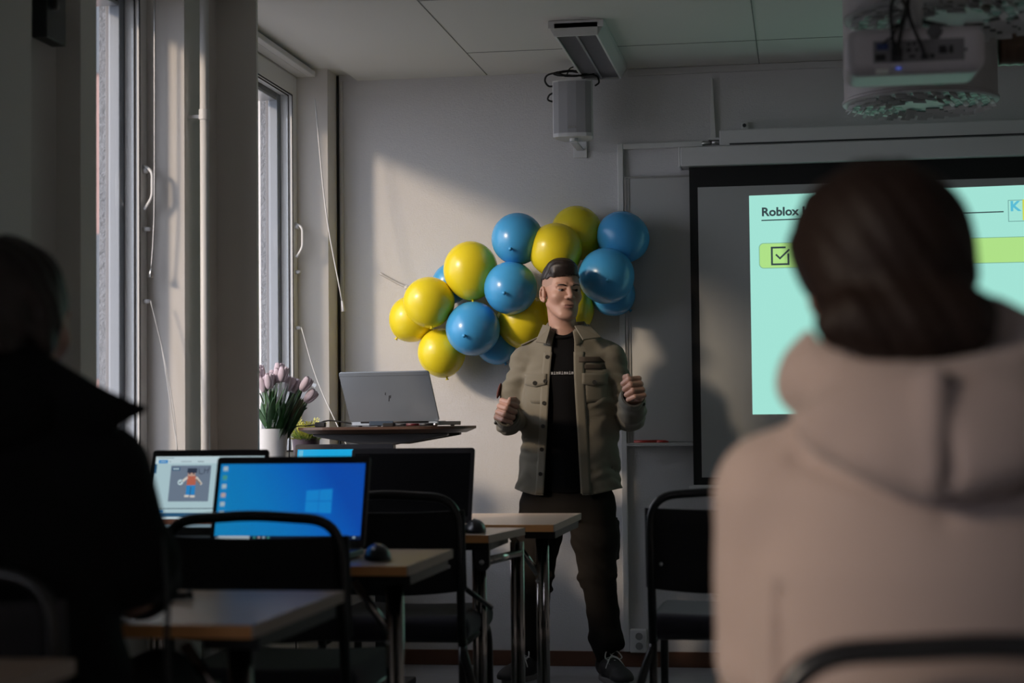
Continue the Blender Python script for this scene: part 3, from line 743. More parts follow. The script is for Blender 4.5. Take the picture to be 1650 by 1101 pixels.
# ------------------------------------------------------------------ classroom tables
def t_leg(parent, x, y, d, foot=True, name='leg'):
    m = MB()
    m.cyl((x - 0.0105, y, 0.03), (x - 0.0105, y, 0.70), 0.0112, n=16); m.cyl((x + 0.0105, y, 0.03), (x + 0.0105, y, 0.70), 0.0112, n=16)
    lg = m.build(name, M_chrome, parent, smooth=True)
    if foot:
        MB().tube(fillet([(x, y - 0.06, 0.012), (x, y - 0.05, 0.03), (x, d - 0.1, 0.03), (x, d - 0.06, 0.012)], 0.02), 0.016, 10).build('foot', M_black, lg, smooth=True)
    return lg
def table(loc, wdt, d, label, ly=0.10, poly=None, brace=True, name='classroom_table'):
    """loc is the floor point under the front right corner; the top runs to -x and +y"""
    o = thing(name, loc, label, 'table', 'folding classroom tables')
    P = poly or [(-wdt, 0), (0, 0), (0, d), (-wdt, d)]
    top = MB().prism(P, 0.718, 0.74).build('tabletop', M_top, o)
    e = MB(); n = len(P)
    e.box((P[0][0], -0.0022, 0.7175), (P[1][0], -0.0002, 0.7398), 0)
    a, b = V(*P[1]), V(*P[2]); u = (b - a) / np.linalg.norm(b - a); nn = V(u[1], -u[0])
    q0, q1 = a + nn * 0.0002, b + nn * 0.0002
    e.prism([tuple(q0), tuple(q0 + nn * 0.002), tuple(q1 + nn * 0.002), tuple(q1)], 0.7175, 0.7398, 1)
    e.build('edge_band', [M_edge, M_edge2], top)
    for x in (-0.052, -wdt + 0.052):
        t_leg(o, x, ly, d)
        m = MB(); m.box((x - 0.05, 0.05, 0.693), (x + 0.05, d - 0.05, 0.7178)); m.build('channel', M_blackp, o)
        if brace:
            s = -1 if x > -wdt / 2 else 1
            bm = MB(); bm.tube([(x + s * 0.008, ly, 0.565), (x + s * 0.10, ly, 0.695)], 0.011, 8)
            bm.build('brace', M_chrome if s < 0 else M_black, o, smooth=True)
            MB().ball((x + s * 0.016, ly - 0.012, 0.552), 0.006, 8, 6).build('bolt', M_steel, o, smooth=True)
    m = MB(); m.box((-wdt + 0.06, d * 0.62, 0.685), (-0.06, d * 0.62 + 0.03, 0.7178)); m.build('rail', M_blackp, o)
    return o
table((-1.05, 1.90, 0), 0.98, 0.587, 'dim table in the lower left corner behind the man in black')
table((-0.92, 2.919, 0), 1.10, 0.605, 'table with a black pen on it, where the man in black leans his arm')
table((-0.922, 4.118, 0), 1.10, 0.55, 'table holding the bright blue laptop and the nearer mouse')
table((-1.46, 4.685, 0), 0.58, 0.50, 'small table in the corner under the laptop with the white page')
t3 = table((-0.924, 5.226, 0), 1.12, 0.42, 'lower slanted-end table with the dark laptop and the farther mouse', ly=0.13, poly=[(-1.12, 0), (0, 0), (0.050, 0.37), (-1.12, 0.46)], brace=False)
m = MB(); m.prism([(-0.045, 0.7178), (0.0, 0.7178), (0.0, 0.655)] + [(-0.022 + 0.022 * math.cos(R(-k * 18)), 0.655 + 0.022 * math.sin(R(-k * 18))) for k in range(1, 10)] + [(-0.045, 0.655)], 0.01, 0.03, axis='y'); m.build('hinge_bracket', M_blackp, t3)
MB().ball((-0.022, 0.008, 0.66), 0.008, 8, 6).build('bolt', M_steel, t3, smooth=True)
MB().cyl((-0.02, 0.03, 0.66), (0.045, 0.30, 0.665), 0.013, n=14).build('crossbar', M_chrome, t3, smooth=True)
t_leg(t3, 0.035, 0.31, 0.40, foot=False)
MB().tube([(-0.10, 0.02, 0.60), (-0.015, 0.13, 0.515)], 0.008, 8).build('brace', M_black, t3, smooth=True)
table((-0.803, 5.745, 0), 1.16, 0.71, 'farthest table, standing right in front of the presenter legs')
table((0.98, 2.11, 0), 1.097, 0.36, 'table at the lower right, mostly hidden by the person in the hoodie')

# ------------------------------------------------------------------ chairs
def make_chair(loc, label, rz=0.0):
    o = thing('stacking_chair', loc, label, 'chair', 'black tube-framed chairs', rz)
    X = 0.208; r = 0.0125
    pth = fillet([(-X, 0.035, 0.43), (-X, 0.0, 0.70), (-X * 0.99, -0.012, 0.855), (0, -0.016, 0.868), (X * 0.99, -0.012, 0.855), (X, 0.0, 0.70), (X, 0.035, 0.43)], [0, 0.05, 0.105, 0.05, 0.105, 0.05, 0], 8)
    MB().tube(pth, r, 12).build('back_frame', M_black, o, smooth=True)
    bk = MB(); nx, nz = 17, 7; vs = []
    for lay in (0, 1):
        for j in range(nz):
            for i in range(nx):
                u = i / (nx - 1) * 2 - 1; v = j / (nz - 1)
                yy = 0.022 - 0.035 * (1 - u * u) * (0.9) + (0.010 if lay else -0.008) - 0.03 * v * 0.8
                zz = 0.590 + 0.232 * v - 0.014 * (1 - u * u) * (1 - v) - (0.006 * (1 - u * u) * v)
                vs.append((u * (X + 0.016), yy, zz))
    N = nx * nz; fs = []
    for j in range(nz - 1):
        for i in range(nx - 1):
            a = j * nx + i; fs.append((a, a + 1, a + nx + 1, a + nx)); fs.append((N + a, N + a + nx, N + a + nx + 1, N + a + 1))
    for i in range(nx - 1): fs.append((i, N + i, N + i + 1, i + 1)); a = (nz - 1) * nx + i; fs.append((a, a + 1, N + a + 1, N + a))
    for j in range(nz - 1): a = j * nx; fs.append((a, a + nx, N + a + nx, N + a)); a = j * nx + nx - 1; fs.append((a, N + a, N + a + nx, a + nx))
    bk.add(vs, fs); bk.build('backrest', M_fabric, o, smooth=True, bev=0.004)
    f = Field((-0.26, 0.0, 0.40), (0.26, 0.54, 0.54), 0.010)
    f.rbox((0, 0.275, 0.472), (0.222, 0.225, 0.040), 0.034)
    f.warp(lambda x, y, z: 0.006 * np.cos(x * 8) * (z > 0.47) * 1.0)
    f.build('seat', M_seat, o)
    for s in (-1, 1):
        MB().tube(fillet([(s * X, 0.035, 0.435), (s * X, 0.46, 0.445), (s * (X + 0.004), 0.485, 0.0)], 0.07, 8), r, 12).build('leg', M_black, o, smooth=True)
        MB().tube(spline([(s * X, 0.05, 0.442), (s * (X + 0.004), 0.034, 0.41), (s * (X + 0.022), 0.012, 0.36), (s * (X + 0.045), -0.01, 0.26), (s * (X + 0.052), -0.03, 0.12), (s * (X + 0.052), -0.04, 0.0)]), r, 12).build('leg', M_black, o, smooth=True)
        MB().tube([(s * X, 0.035, 0.44), (s * X, 0.035, 0.20)], r * 0.95, 12).build('stacking_post', M_black, o, smooth=True)
        MB().ball((s * (X - 0.03), -0.006, 0.66), 0.006, 8, 6).build('rivet', M_steel, o, smooth=True)
    return o
make_chair((-1.247, 3.975, 0), 'black chair pushed up to the table with the bright blue laptop')
make_chair((-1.192, 5.085, 0), 'black chair in front of the dark laptop, seat showing under the table')
make_chair((-0.237, 5.20, 0), 'black chair standing alone by the wall outlet, right of the presenter')
make_chair((0.178, 1.735, 0), 'black chair the person in the hoodie sits on')
make_chair((0.096, 2.76, 0), 'black chair just beyond the hoodie person, half hidden by the hoodie')
make_chair((-1.30, 2.515, 0), 'black chair under the man in the black jacket')

# ------------------------------------------------------------------ laptops
M_lid = mat('laptop_lid_dark', (0.020, 0.019, 0.024), 0.4)
M_bezel = mat('laptop_bezel', (0.032, 0.029, 0.035), 0.5)
M_silver = mat('laptop_silver', (0.27, 0.31, 0.36), 0.33, metal=0.3)
M_keys = mat('laptop_keys', (0.015, 0.015, 0.016), 0.6)
def laptop(loc, rz, w, lidh, tilt, label, based=0.245, shell=None, scr=None, bz=(0.012, 0.012, 0.02, 0.02)):
    """hinge line at the origin, keyboard toward -y, lid leaning back by tilt degrees"""
    o = thing('laptop', loc, label, 'laptop', 'laptops on the tables', R(rz)); sh = shell or M_lid
    f = MB(); f.prism(rrect(-w / 2, -based, w / 2, 0.008, 0.012), 0.004, 0.019); base = f.build('base', sh, o, bev=0.002)
    for sx in (-1, 1):
        for yy in (-based + 0.025, -0.02): MB().cyl((sx * (w / 2 - 0.03), yy, 0), (sx * (w / 2 - 0.03), yy, 0.0045), 0.008).build('foot', M_blackp, base)
    k = MB(); nrow = 5
    for rI in range(nrow):
        for c in range(14):
            x0 = -w / 2 + 0.025 + c * (w - 0.05) / 14; y0 = -0.035 - rI * 0.0185
            k.box((x0, y0 - 0.0155, 0.0185), (x0 + (w - 0.05) / 14 - 0.003, y0, 0.0205))
    k.build('keyboard', M_keys, o)
    MB().box((-0.05, -based + 0.02, 0.0188), (0.05, -based + 0.09, 0.0196)).build('touchpad', M_dgrey, o)
    Rm = rotx(R(-tilt)) ; T = (0, 0.004, 0.021)
    l = MB(); pts = rrect(-w / 2, 0.0, w / 2, lidh, 0.010); l.prism(pts, -0.003, 0.0045, axis='y'); l.xf(Rm, T)
    lid = l.build('lid', sh, o, bev=0.0015)
    z = MB(); z.add([(x * (1 - 0.002 / (w / 2)), -0.0035, 0.001 + zz * (1 - 0.003 / lidh)) for x, zz in pts], [tuple(range(len(pts)))]); z.xf(Rm, T); z.build('bezel', M_bezel, lid)
    cm = MB()
    for x in (-0.045, 0.0): cm.cyl((x, -0.0042, lidh - bz[2] * 0.45), (x, -0.0036, lidh - bz[2] * 0.45), 0.0032, n=12)
    cm.xf(Rm, T).build('webcam', M_blackp, lid)
    hg = MB(); hg.cyl((-w * 0.38, 0.004, 0.017), (w * 0.38, 0.004, 0.017), 0.006, n=10); hg.build('hinge', M_blackp, o, smooth=True)
    if scr:
        d = MB(); x0, x1, z0, z1 = -w / 2 + bz[0], w / 2 - bz[1], bz[3], lidh - bz[2]
        mats = scr(d, x0, x1, z0, z1)
        d.xf(Rm, T); d.build('display', mats, o)
    return o, Rm, V(*T)
def gradient_screen(name, pts):
    """desktop picture: emission colour run over the screen's own coordinates, pts = (pos, colour)"""
    m = bpy.data.materials.new(name); m.use_nodes = True; nt = m.node_tree; b = nt.nodes['Principled BSDF']
    tc = nt.nodes.new('ShaderNodeTexCoord'); mp = nt.nodes.new('ShaderNodeMapping'); g = nt.nodes.new('ShaderNodeTexGradient'); r = nt.nodes.new('ShaderNodeValToRGB')
    mp.inputs['Rotation'].default_value = (0, R(18), 0)
    nt.links.new(tc.outputs['Generated'], mp.inputs['Vector']); nt.links.new(mp.outputs['Vector'], g.inputs['Vector']); nt.links.new(g.outputs['Fac'], r.inputs['Fac'])
    e = r.color_ramp.elements
    while len(e) < len(pts): e.new(0.5)
    for q, (p, c) in enumerate(pts): e[q].position = p; e[q].color = (*c, 1)
    b.inputs['Base Color'].default_value = (0.01, 0.01, 0.01, 1); b.inputs['Roughness'].default_value = 0.35
    nt.links.new(r.outputs['Color'], b.inputs['Emission Color']); b.inputs['Emission Strength'].default_value = 1.0
    return m
def Qd(d, x0, z0, x1, z1, lay, mi): d.quad((x0, -0.0040 - 0.0005 * lay, z0), (x1, -0.0040 - 0.0005 * lay, z0), (x1, -0.0040 - 0.0005 * lay, z1), (x0, -0.0040 - 0.0005 * lay, z1), mi)
def scr_desktop(d, x0, x1, z0, z1):
    W, Hh = x1 - x0, z1 - z0
    Qd(d, x0, z0, x1, z1, 0, 0)
    Qd(d, x0, z0, x1, z0 + 0.045 * Hh, 1, 1); Qd(d, x0 + 0.028 * W, z0 + 0.004 * Hh, x0 + 0.245 * W, z0 + 0.042 * Hh, 2, 2)
    for q, c in enumerate((3, 4, 5, 3)): Qd(d, x0 + (0.27 + 0.032 * q) * W, z0 + 0.012 * Hh, x0 + (0.287 + 0.032 * q) * W, z0 + 0.034 * Hh, 2, c)
    Qd(d, x0 + 0.95 * W, z0 + 0.012 * Hh, x0 + 0.965 * W, z0 + 0.034 * Hh, 2, 5); Qd(d, x0 + 0.012 * W, z0 + 0.014 * Hh, x0 + 0.022 * W, z0 + 0.03 * Hh, 2, 5)
    # four-pane window emblem with a soft beam to its left
    cx, cz = x0 + 0.70 * W, z0 + 0.50 * Hh; a = 0.09 * W; t = 0.0022 * W
    lay = -0.0050
    def pq(p): d.add([(x, lay, z) for x, z in p], [(0, 1, 2, 3)], 6)
    lf, rt, up, dn = cx - a, cx + a, 0.105 * Hh, 0.105 * Hh
    sk = lambda x: 0.86 + 0.14 * (x - lf) / (rt - lf)
    for xa, xb in ((lf, cx - t), (cx + t, rt)):
        for sgn in (1, -1):
            pq([(xa, cz + sgn * t), (xb, cz + sgn * t), (xb, cz + sgn * 1.55 * up * sk(xb)), (xa, cz + sgn * 1.55 * up * sk(xa))])
    for q in range(6):
        zc = z1 - (0.06 + 0.118 * q) * Hh; Qd(d, x0 + 0.02 * W, zc - 0.032 * Hh, x0 + 0.052 * W, zc + 0.026 * Hh, 2, (5, 3, 5, 4, 5, 5)[q]); 
        Qd(d, x0 + 0.018 * W, zc - 0.050 * Hh, x0 + 0.054 * W, zc - 0.042 * Hh, 2, 7)
    return [gradient_screen('desktop_blue', [(0.0, (0.006, 0.19, 0.42)), (0.45, (0.004, 0.16, 0.45)), (0.8, (0.003, 0.10, 0.44)), (1.0, (0.003, 0.06, 0.36))]),
            glow('task_strip', (0.006, 0.012, 0.03)), glow('search_box', (0.36, 0.42, 0.46)), glow('icon_green', (0.05, 0.25, 0.22)), glow('icon_pink', (0.38, 0.30, 0.30)),
            glow('icon_white', (0.30, 0.40, 0.46)), glow('emblem_blue', (0.008, 0.20, 0.54)), glow('icon_caption', (0.05, 0.25, 0.45))]
def scr_page(d, x0, x1, z0, z1):
    W, Hh = x1 - x0, z1 - z0
    Qd(d, x0, z0, x1, z1, 0, 0)
    Qd(d, x0, z1 - 0.10 * Hh, x1, z1, 1, 1)
    Qd(d, x0 + 0.02 * W, z1 - 0.028 * Hh, x0 + 0.17 * W, z1 - 0.020 * Hh, 2, 3)
    Qd(d, x0 + 0.03 * W, z1 - 0.098 * Hh, x0 + 0.115 * W, z1 - 0.05 * Hh, 2, 2); Qd(d, x0 + 0.045 * W, z1 - 0.078 * Hh, x0 + 0.10 * W, z1 - 0.070 * Hh, 3, 1)
    for q in (0.13, 0.24, 0.26, 0.28, 0.30, 0.32): Qd(d, x0 + q * W, z1 - 0.080 * Hh, x0 + (q + 0.012) * W, z1 - 0.068 * Hh, 2, 3)
    Qd(d, x0 + 0.39 * W, z1 - 0.080 * Hh, x0 + 0.45 * W, z1 - 0.070 * Hh, 2, 3)
    Qd(d, x0, z1 - 0.24 * Hh, x0 + 0.018 * W, z1 - 0.11 * Hh, 2, 4)
    # picture of a blocky toy figure with hand-drawn letters
    a0, a1, b0, b1 = x0 + 0.15 * W, x0 + 0.52 * W, z0 + 0.36 * Hh, z0 + 0.87 * Hh
    Qd(d, a0, b0, a1, b1, 1, 5)
    w, h = a1 - a0, b1 - b0
    def fq(u0, v0, u1, v1, lay, mi): Qd(d, a0 + u0 * w, b0 + v0 * h, a0 + u1 * w, b0 + v1 * h, lay, mi)
    fq(0.03, 0.86, 0.23, 0.95, 2, 4); fq(0.06, 0.885, 0.10, 0.925, 3, 1); fq(0.11, 0.885, 0.15, 0.925, 3, 1); fq(0.16, 0.885, 0.20, 0.925, 3, 1)
    fq(0.44, 0.70, 0.62, 0.80, 2, 6); fq(0.42, 0.79, 0.66, 0.92, 3, 7); fq(0.46, 0.75, 0.50, 0.80, 3, 7); fq(0.56, 0.75, 0.60, 0.80, 3, 7)
    fq(0.43, 0.45, 0.65, 0.70, 2, 8); fq(0.43, 0.18, 0.53, 0.45, 2, 2); fq(0.55, 0.18, 0.65, 0.45, 2, 2); fq(0.53, 0.18, 0.55, 0.40, 3, 4)
    fq(0.40, 0.12, 0.51, 0.18, 2, 9); fq(0.54, 0.11, 0.66, 0.17, 2, 9)
    def ln(u0, v0, u1, v1, th, mi, lay=3):
        p = V(a0 + u0 * w, b0 + v0 * h); q = V(a0 + u1 * w, b0 + v1 * h); e = q - p; n_ = V(-e[1], e[0]) / np.linalg.norm(e) * th * w
        d.add([(x, -0.0040 - 0.0005 * lay, z) for x, z in (p + n_, p - n_, q - n_, q + n_)], [(0, 1, 2, 3)], mi)
    ln(0.44, 0.67, 0.30, 0.54, 0.03, 9, 2); ln(0.65, 0.67, 0.80, 0.47, 0.03, 9, 2); ln(0.65, 0.62, 0.78, 0.48, 0.02, 10, 3)
    cx, cz = a0 + 0.27 * w, b0 + 0.53 * h
    d.add([(cx + 0.07 * w * math.cos(2 * PI * k / 12), -0.0052, cz + 0.07 * w * math.sin(2 * PI * k / 12)) for k in range(12)], [tuple(range(12))], 1)
    fq(0.24, 0.50, 0.28, 0.54, 4, 7); fq(0.29, 0.54, 0.32, 0.57, 4, 7)
    ln(0.70, 0.92, 0.72, 0.77, 0.008, 7); ln(0.72, 0.77, 0.82, 0.76, 0.008, 7); ln(0.85, 0.92, 0.84, 0.77, 0.008, 7); ln(0.85, 0.85, 0.95, 0.88, 0.008, 7); ln(0.96, 0.95, 0.92, 0.78, 0.008, 7)
    # dark strip and bars at the foot of the page
    Qd(d, x0, z0 + 0.255 * Hh, x1, z0 + 0.265 * Hh, 2, 7); Qd(d, x0, z0 + 0.145 * Hh, x1, z0 + 0.20 * Hh, 2, 4); Qd(d, x0, z0 + 0.115 * Hh, x1, z0 + 0.145 * Hh, 2, 1)
    Qd(d, x0, z0 + 0.04 * Hh, x1, z0 + 0.115 * Hh, 2, 11); Qd(d, x0, z0, x1, z0 + 0.04 * Hh, 2, 3); Qd(d, x0 + 0.02 * W, z0 + 0.206 * Hh, x0 + 0.12 * W, z0 + 0.24 * Hh, 3, 2)
    return [glow('page_pale', (0.36, 0.50, 0.54)), glow('page_white', (0.46, 0.58, 0.62)), glow('page_blue', (0.02, 0.20, 0.48)), glow('page_grey_text', (0.14, 0.20, 0.24)), glow('page_navy', (0.02, 0.08, 0.16)),
            glow('picture_grey', (0.13, 0.17, 0.23)), glow('toy_skin', (0.44, 0.28, 0.22)), glow('toy_dark', (0.025, 0.035, 0.06)), glow('toy_orange', (0.40, 0.11, 0.07)), glow('toy_white', (0.55, 0.52, 0.48)), glow('toy_tan', (0.22, 0.16, 0.12)), glow('page_brown', (0.07, 0.03, 0.02))]
def scr_blue(d, x0, x1, z0, z1):
    Qd(d, x0, z0, x1, z1, 0, 0); Qd(d, x0 + 0.006, z1 - 0.035, x0 + 0.022, z1 - 0.004, 2, 1)
    return [glow('cyan_screen', (0.004, 0.36, 0.68)), glow('cyan_icon', (0.12, 0.46, 0.66))]
def scr_off(d, x0, x1, z0, z1):
    Qd(d, x0, z0, x1, z1, 0, 0)
    return [mat('screen_off', (0.006, 0.0055, 0.007), 0.55, spec=0.12)]
laptop((-1.700, 4.94, 0.74), 0, 0.350, 0.250, 17, 'laptop on the left showing a white page with a blocky toy figure', scr=scr_page)
laptop((-1.305, 4.43, 0.74), 0, 0.408, 0.240, 18, 'laptop with a bright blue desktop, nearest in the middle', scr=scr_desktop)
laptop((-1.676, 6.38, 0.74), 0, 0.372, 0.243, 16, 'farthest laptop, only a cyan strip of its screen showing', scr=scr_blue)
laptop((-1.218, 5.47, 0.74), 0, 0.395, 0.243, 18, 'laptop with a black switched-off screen beside the farther mouse', scr=scr_off, bz=(0.012, 0.012, 0.018, 0.02))
hp, hR, hT = laptop((-1.586, 6.90, 1.0565), 180 - 10, 0.378, 0.222, 30, 'silver laptop seen from behind on the tall walnut table', based=0.235, shell=M_silver, scr=scr_off)
lg = MB()      # slanted strokes of the maker's mark on the lid
for (xa, za, xb, zb) in ((0.009, 0.132, 0.012, 0.120), (-0.004, 0.118, 0.003, 0.092), (-0.010, 0.119, -0.006, 0.106)):
    ww = 0.0016
    lg.add([(xa - ww, 0.0049, za), (xa + ww, 0.0049, za), (xb + ww, 0.0049, zb), (xb - ww, 0.0049, zb)], [(0, 1, 2, 3)])
lg.xf(roty(0)); lg.xf(hR, hT).build('emblem', M_blackp, hp)
st = MB(); st.box((-0.187, 0.0044, 0.205), (0.187, 0.0048, 0.2058)); st.xf(hR, hT).build('lid_strip', M_dgrey, hp)

# ------------------------------------------------------------------ mice, pens, cables
def mouse(loc, rz, label):
    o = thing('computer_mouse', loc, label, 'mouse', 'black computer mice', rz)
    f = Field((-0.045, -0.07, -0.01), (0.045, 0.07, 0.06), 0.003)
    f.ell((0, 0, 0.004), (0.032, 0.056, 0.036)); f.clip(lambda x, y, z: 0.001 - z)
    f.build('shell', mat('mouse_shell', (0.018, 0.018, 0.021), 0.28), o)
    MB().cyl((-0.003, 0.03, 0.031), (0.003, 0.03, 0.031), 0.009, n=14).build('scroll_wheel', M_dgrey, o, smooth=True)
    MB().tube(spline([(0, 0.053, 0.008), (0.01, 0.085, 0.012), (0.035, 0.10, 0.014), (0.02, 0.13, 0.006), (-0.06, 0.15, 0.003)]), 0.0016, 6).build('cord', M_cable, o, smooth=True)
    return o
mouse((-1.035, 4.30, 0.7405), R(25), 'black mouse beside the bright blue laptop')
mouse((-0.985, 5.35, 0.7405), R(15), 'black mouse at the table end beside the dark laptop')
o = thing('black_pen', (-1.205, 3.30, 0.7405), 'stubby black pen with a pale tip lying on the near table', 'pen')
MB().tube([(0, 0, 0.009), (0.035, 0.012, 0.009)], 0.008, 12).build('barrel', M_blackp, o, smooth=True)
MB().tube([(-0.007, -0.0025, 0.009), (0, 0, 0.009)], [0.005, 0.0075], 12).build('tip', mat('pale_tip', (0.5, 0.4, 0.36), 0.3), o, smooth=True)
MB().tube([(0.035, 0.012, 0.009), (0.044, 0.015, 0.0115)], [0.0085, 0.010], 12).build('cap', M_blackp, o, smooth=True)

# ------------------------------------------------------------------ tall table by the far window
o = thing('standing_table', (-1.645, 7.03, 0), 'tall round-cornered walnut table by the far window', 'table')
f = MB(); top_p = rrect(-0.338, -0.255, 0.338, 0.255, 0.16, 10); bot_p = rrect(-0.300, -0.215, 0.300, 0.215, 0.13, 10); n = len(top_p)
f.add([(x, y_, 1.056) for x, y_ in top_p] + [(x, y_, 1.046) for x, y_ in top_p] + [(x, y_, 1.030) for x, y_ in bot_p],
      [tuple(range(n))] + [(i, n + i, n + (i + 1) % n, (i + 1) % n) for i in range(n)] + [(n + i, 2 * n + i, 2 * n + (i + 1) % n, n + (i + 1) % n) for i in range(n)] + [tuple(range(2 * n, 3 * n))[::-1]])
f.build('tabletop', M_walnut, o)
M_tb = mat('table_bracket', (0.05, 0.05, 0.055), 0.45)
for yy in (-0.13, 0.13):
    MB().prism([(-0.27, 1.030), (0.27, 1.030), (0.27, 1.020), (0.06, 0.985), (-0.06, 0.985), (-0.27, 1.020)][::-1], yy - 0.02, yy + 0.02, axis='y').build('bracket_arm', M_tb, o, bev=0.004)
m = MB(); m.prism([(-0.03, 0.99), (0.03, 0.99), (0.06, 1.03), (-0.08, 1.03)], -0.11, 0.11, axis='y'); m.build('bracket_bridge', M_blackp, o)
MB().box((-0.035, -0.05, 0.5), (0.02, 0.05, 0.99)).box((-0.045, -0.06, 0.03), (0.03, 0.06, 0.5)).build('column', M_blackp, o, bev=0.004)
MB().box((-0.28, -0.05, 0.0), (0.28, 0.05, 0.028)).box((-0.05, -0.26, 0.0), (0.05, 0.26, 0.028)).build('foot', M_blackp, o, bev=0.006)
o = thing('phone', (-1.625, 6.81, 1.0565), 'dark phone propped on a stand in front of the silver laptop', 'phone')
MB().box((-0.045, -0.004, 0), (0.05, 0.004, 0.02), Rm=rotx(R(-35)), c=(0, 0, 0.004)).build('body', mat('phone_blue', (0.05, 0.07, 0.10), 0.25), o, bev=0.002)
MB().box((0.012, -0.014, 0), (0.055, 0.03, 0.014)).build('stand', M_blackp, o, bev=0.002)
for q, (dx, mt, lab, L) in enumerate(((0.075, mat('pen_dark_red', (0.10, 0.015, 0.02), 0.4), 'dark red pen, in the middle of the pens before the silver laptop', 0.05), (0.128, M_blackp, 'black pen beside the dark red one before the silver laptop', 0.055), (0.03, M_dgrey, 'dark grey pen nearest the phone on the tall table', 0.045))):
    o = thing('pen', (-1.605 + dx, 6.845 + 0.02 * (q == 2), 1.0565), lab, 'pen', 'pens on the tall table', R(6))
    MB().tube([(0, 0, 0.0065), (L, 0, 0.0065)], 0.006, 10).build('barrel', mt, o, smooth=True)
    MB().tube([(L, 0, 0.0065), (L + 0.016, 0, 0.0065)], [0.0062, 0.005], 10).build('cap', M_steel if q == 1 else mt, o, smooth=True)
o = thing('charger_cable', (-1.93, 6.93, 1.0565), 'black charger cable with a plug at the left end of the tall table', 'cable')
MB().tube(spline([(-0.02, 0, 0.006), (0.02, 0, 0.012), (0.045, 0.0, 0.022), (0.075, 0, 0.026), (0.12, 0, 0.02), (0.17, 0, 0.012)]), 0.003, 8).build('cord', M_cable, o, smooth=True)
MB().box((0.012, -0.012, 0.0), (0.055, 0.012, 0.02)).build('plug', M_blackp, o, bev=0.004)
MB().tube([(0.16, 0, 0.012), (0.185, 0, 0.008)], [0.004, 0.006], 8).build('connector', M_blackp, o, smooth=True)
MB().tube(spline([(-0.02, 0, 0.006), (-0.065, -0.02, 0.0), (-0.085, -0.03, -0.05), (-0.085, -0.02, -0.3), (-0.07, 0.0, -0.9)]), 0.0025, 6).build('hanging_lead', M_cable, o, smooth=True)
MB().tube(spline([(-1.86, 7.10, 1.02), (-1.864, 7.10, 0.9), (-1.85, 7.12, 0.5), (-1.85, 7.14, 0.02)]), 0.004, 8).build('hanging_cable', M_cable, smooth=True)
tag(bpy.data.objects['hanging_cable'], 'black cable dropping from the underside of the tall table', 'cable')

# ------------------------------------------------------------------ flowers on the window sill
M_pet = mat('tulip_petal', (0.52, 0.42, 0.46), 0.6, noise=(30, 0.72)); M_leaf = mat('tulip_leaf', (0.030, 0.085, 0.030), 0.5); M_stem = mat('tulip_stem', (0.06, 0.14, 0.04), 0.6)
o = thing('flower_pot', (-2.09, 6.90, 0.8625), 'plain white flower pot on the window sill holding the tulips', 'pot')
MB().lathe([(0.052, 0), (0.058, 0.06), (0.066, 0.185), (0.066, 0.19), (0.061, 0.19), (0.055, 0.10), (0.02, 0.09)], n=36).build('pot', M_wplast, o, smooth='auto')
o = thing('tulip_bouquet', (-2.09, 6.90, 0.985), 'bunch of pale pink tulips in clear wrap standing in the white pot', 'flowers')
random.seed(11)
heads = [(-0.035, -0.02, 0.255), (0.0, 0.03, 0.250), (0.035, -0.03, 0.255), (0.068, 0.0, 0.225), (-0.012, -0.05, 0.222), (0.025, 0.015, 0.278), (0.088, 0.03, 0.215), (0.132, -0.01, 0.225), (0.146, 0.0, 0.180), (0.012, -0.06, 0.235), (-0.05, 0.03, 0.270), (0.058, -0.045, 0.262)]
for (hx, hy, hz) in heads:
    d = V(hx * 1.3, hy, hz); d = d / np.linalg.norm(d)
    zax = V(d[0] * 1.0, d[1], d[2]); zax /= np.linalg.norm(zax); xa = np.cross(V(0, 1, 0), zax); xa /= np.linalg.norm(xa); Rm = np.stack([xa, np.cross(zax, xa), zax], 1)
    fl = MB(); fl.tube(spline([(hx * 0.12, hy * 0.12, 0.0), (hx * 0.45, hy * 0.5, hz * 0.5), (hx, hy, hz)]), 0.0032, 6)
    flo = fl.build('tulip', M_stem, o, smooth=True)
    pm = MB()
    for k in range(6):
        a = 2 * PI * k / 6 + 0.3; rr = 0.0105 if k % 2 else 0.013
        pm.ball((rr * math.cos(a), rr * math.sin(a), 0.021), (0.0155, 0.0085, 0.031), 10, 8, Rm=rotz(a + PI / 2) @ rotx(0.10))
    pm.xf(Rm, (hx, hy, hz)).build('petals', M_pet, flo, smooth=True)
    for q in range(2):
        a = random.uniform(0, 2 * PI); lm = MB(); L = random.uniform(0.11, 0.19); vs = []; fs = []
        base = V(hx * 0.3, hy * 0.3, hz * 0.25); dirv = V(hx * 0.9 + 0.035 * math.cos(a), hy * 0.9 + 0.035 * math.sin(a), hz * 0.62); dirv /= np.linalg.norm(dirv)
        sd = np.cross(dirv, V(math.cos(a), math.sin(a), 0.2)); sd /= np.linalg.norm(sd); nn = np.cross(sd, dirv)
        for k in range(8):
            t = k / 7; wv = 0.016 * math.sin(PI * (0.12 + 0.88 * t)) ** 0.8; c = base + dirv * L * t + nn * 0.02 * t * t
            vs += [c - sd * wv + nn * 0.004, c, c + sd * wv + nn * 0.004]
        for k in range(7): fs += [(3 * k, 3 * k + 1, 3 * k + 4, 3 * k + 3), (3 * k + 1, 3 * k + 2, 3 * k + 5, 3 * k + 4)]
        lm.add(vs, fs); lm.build('leaf', M_leaf, flo, smooth=True, solid=0.0012)
lv = MB(); random.seed(21)
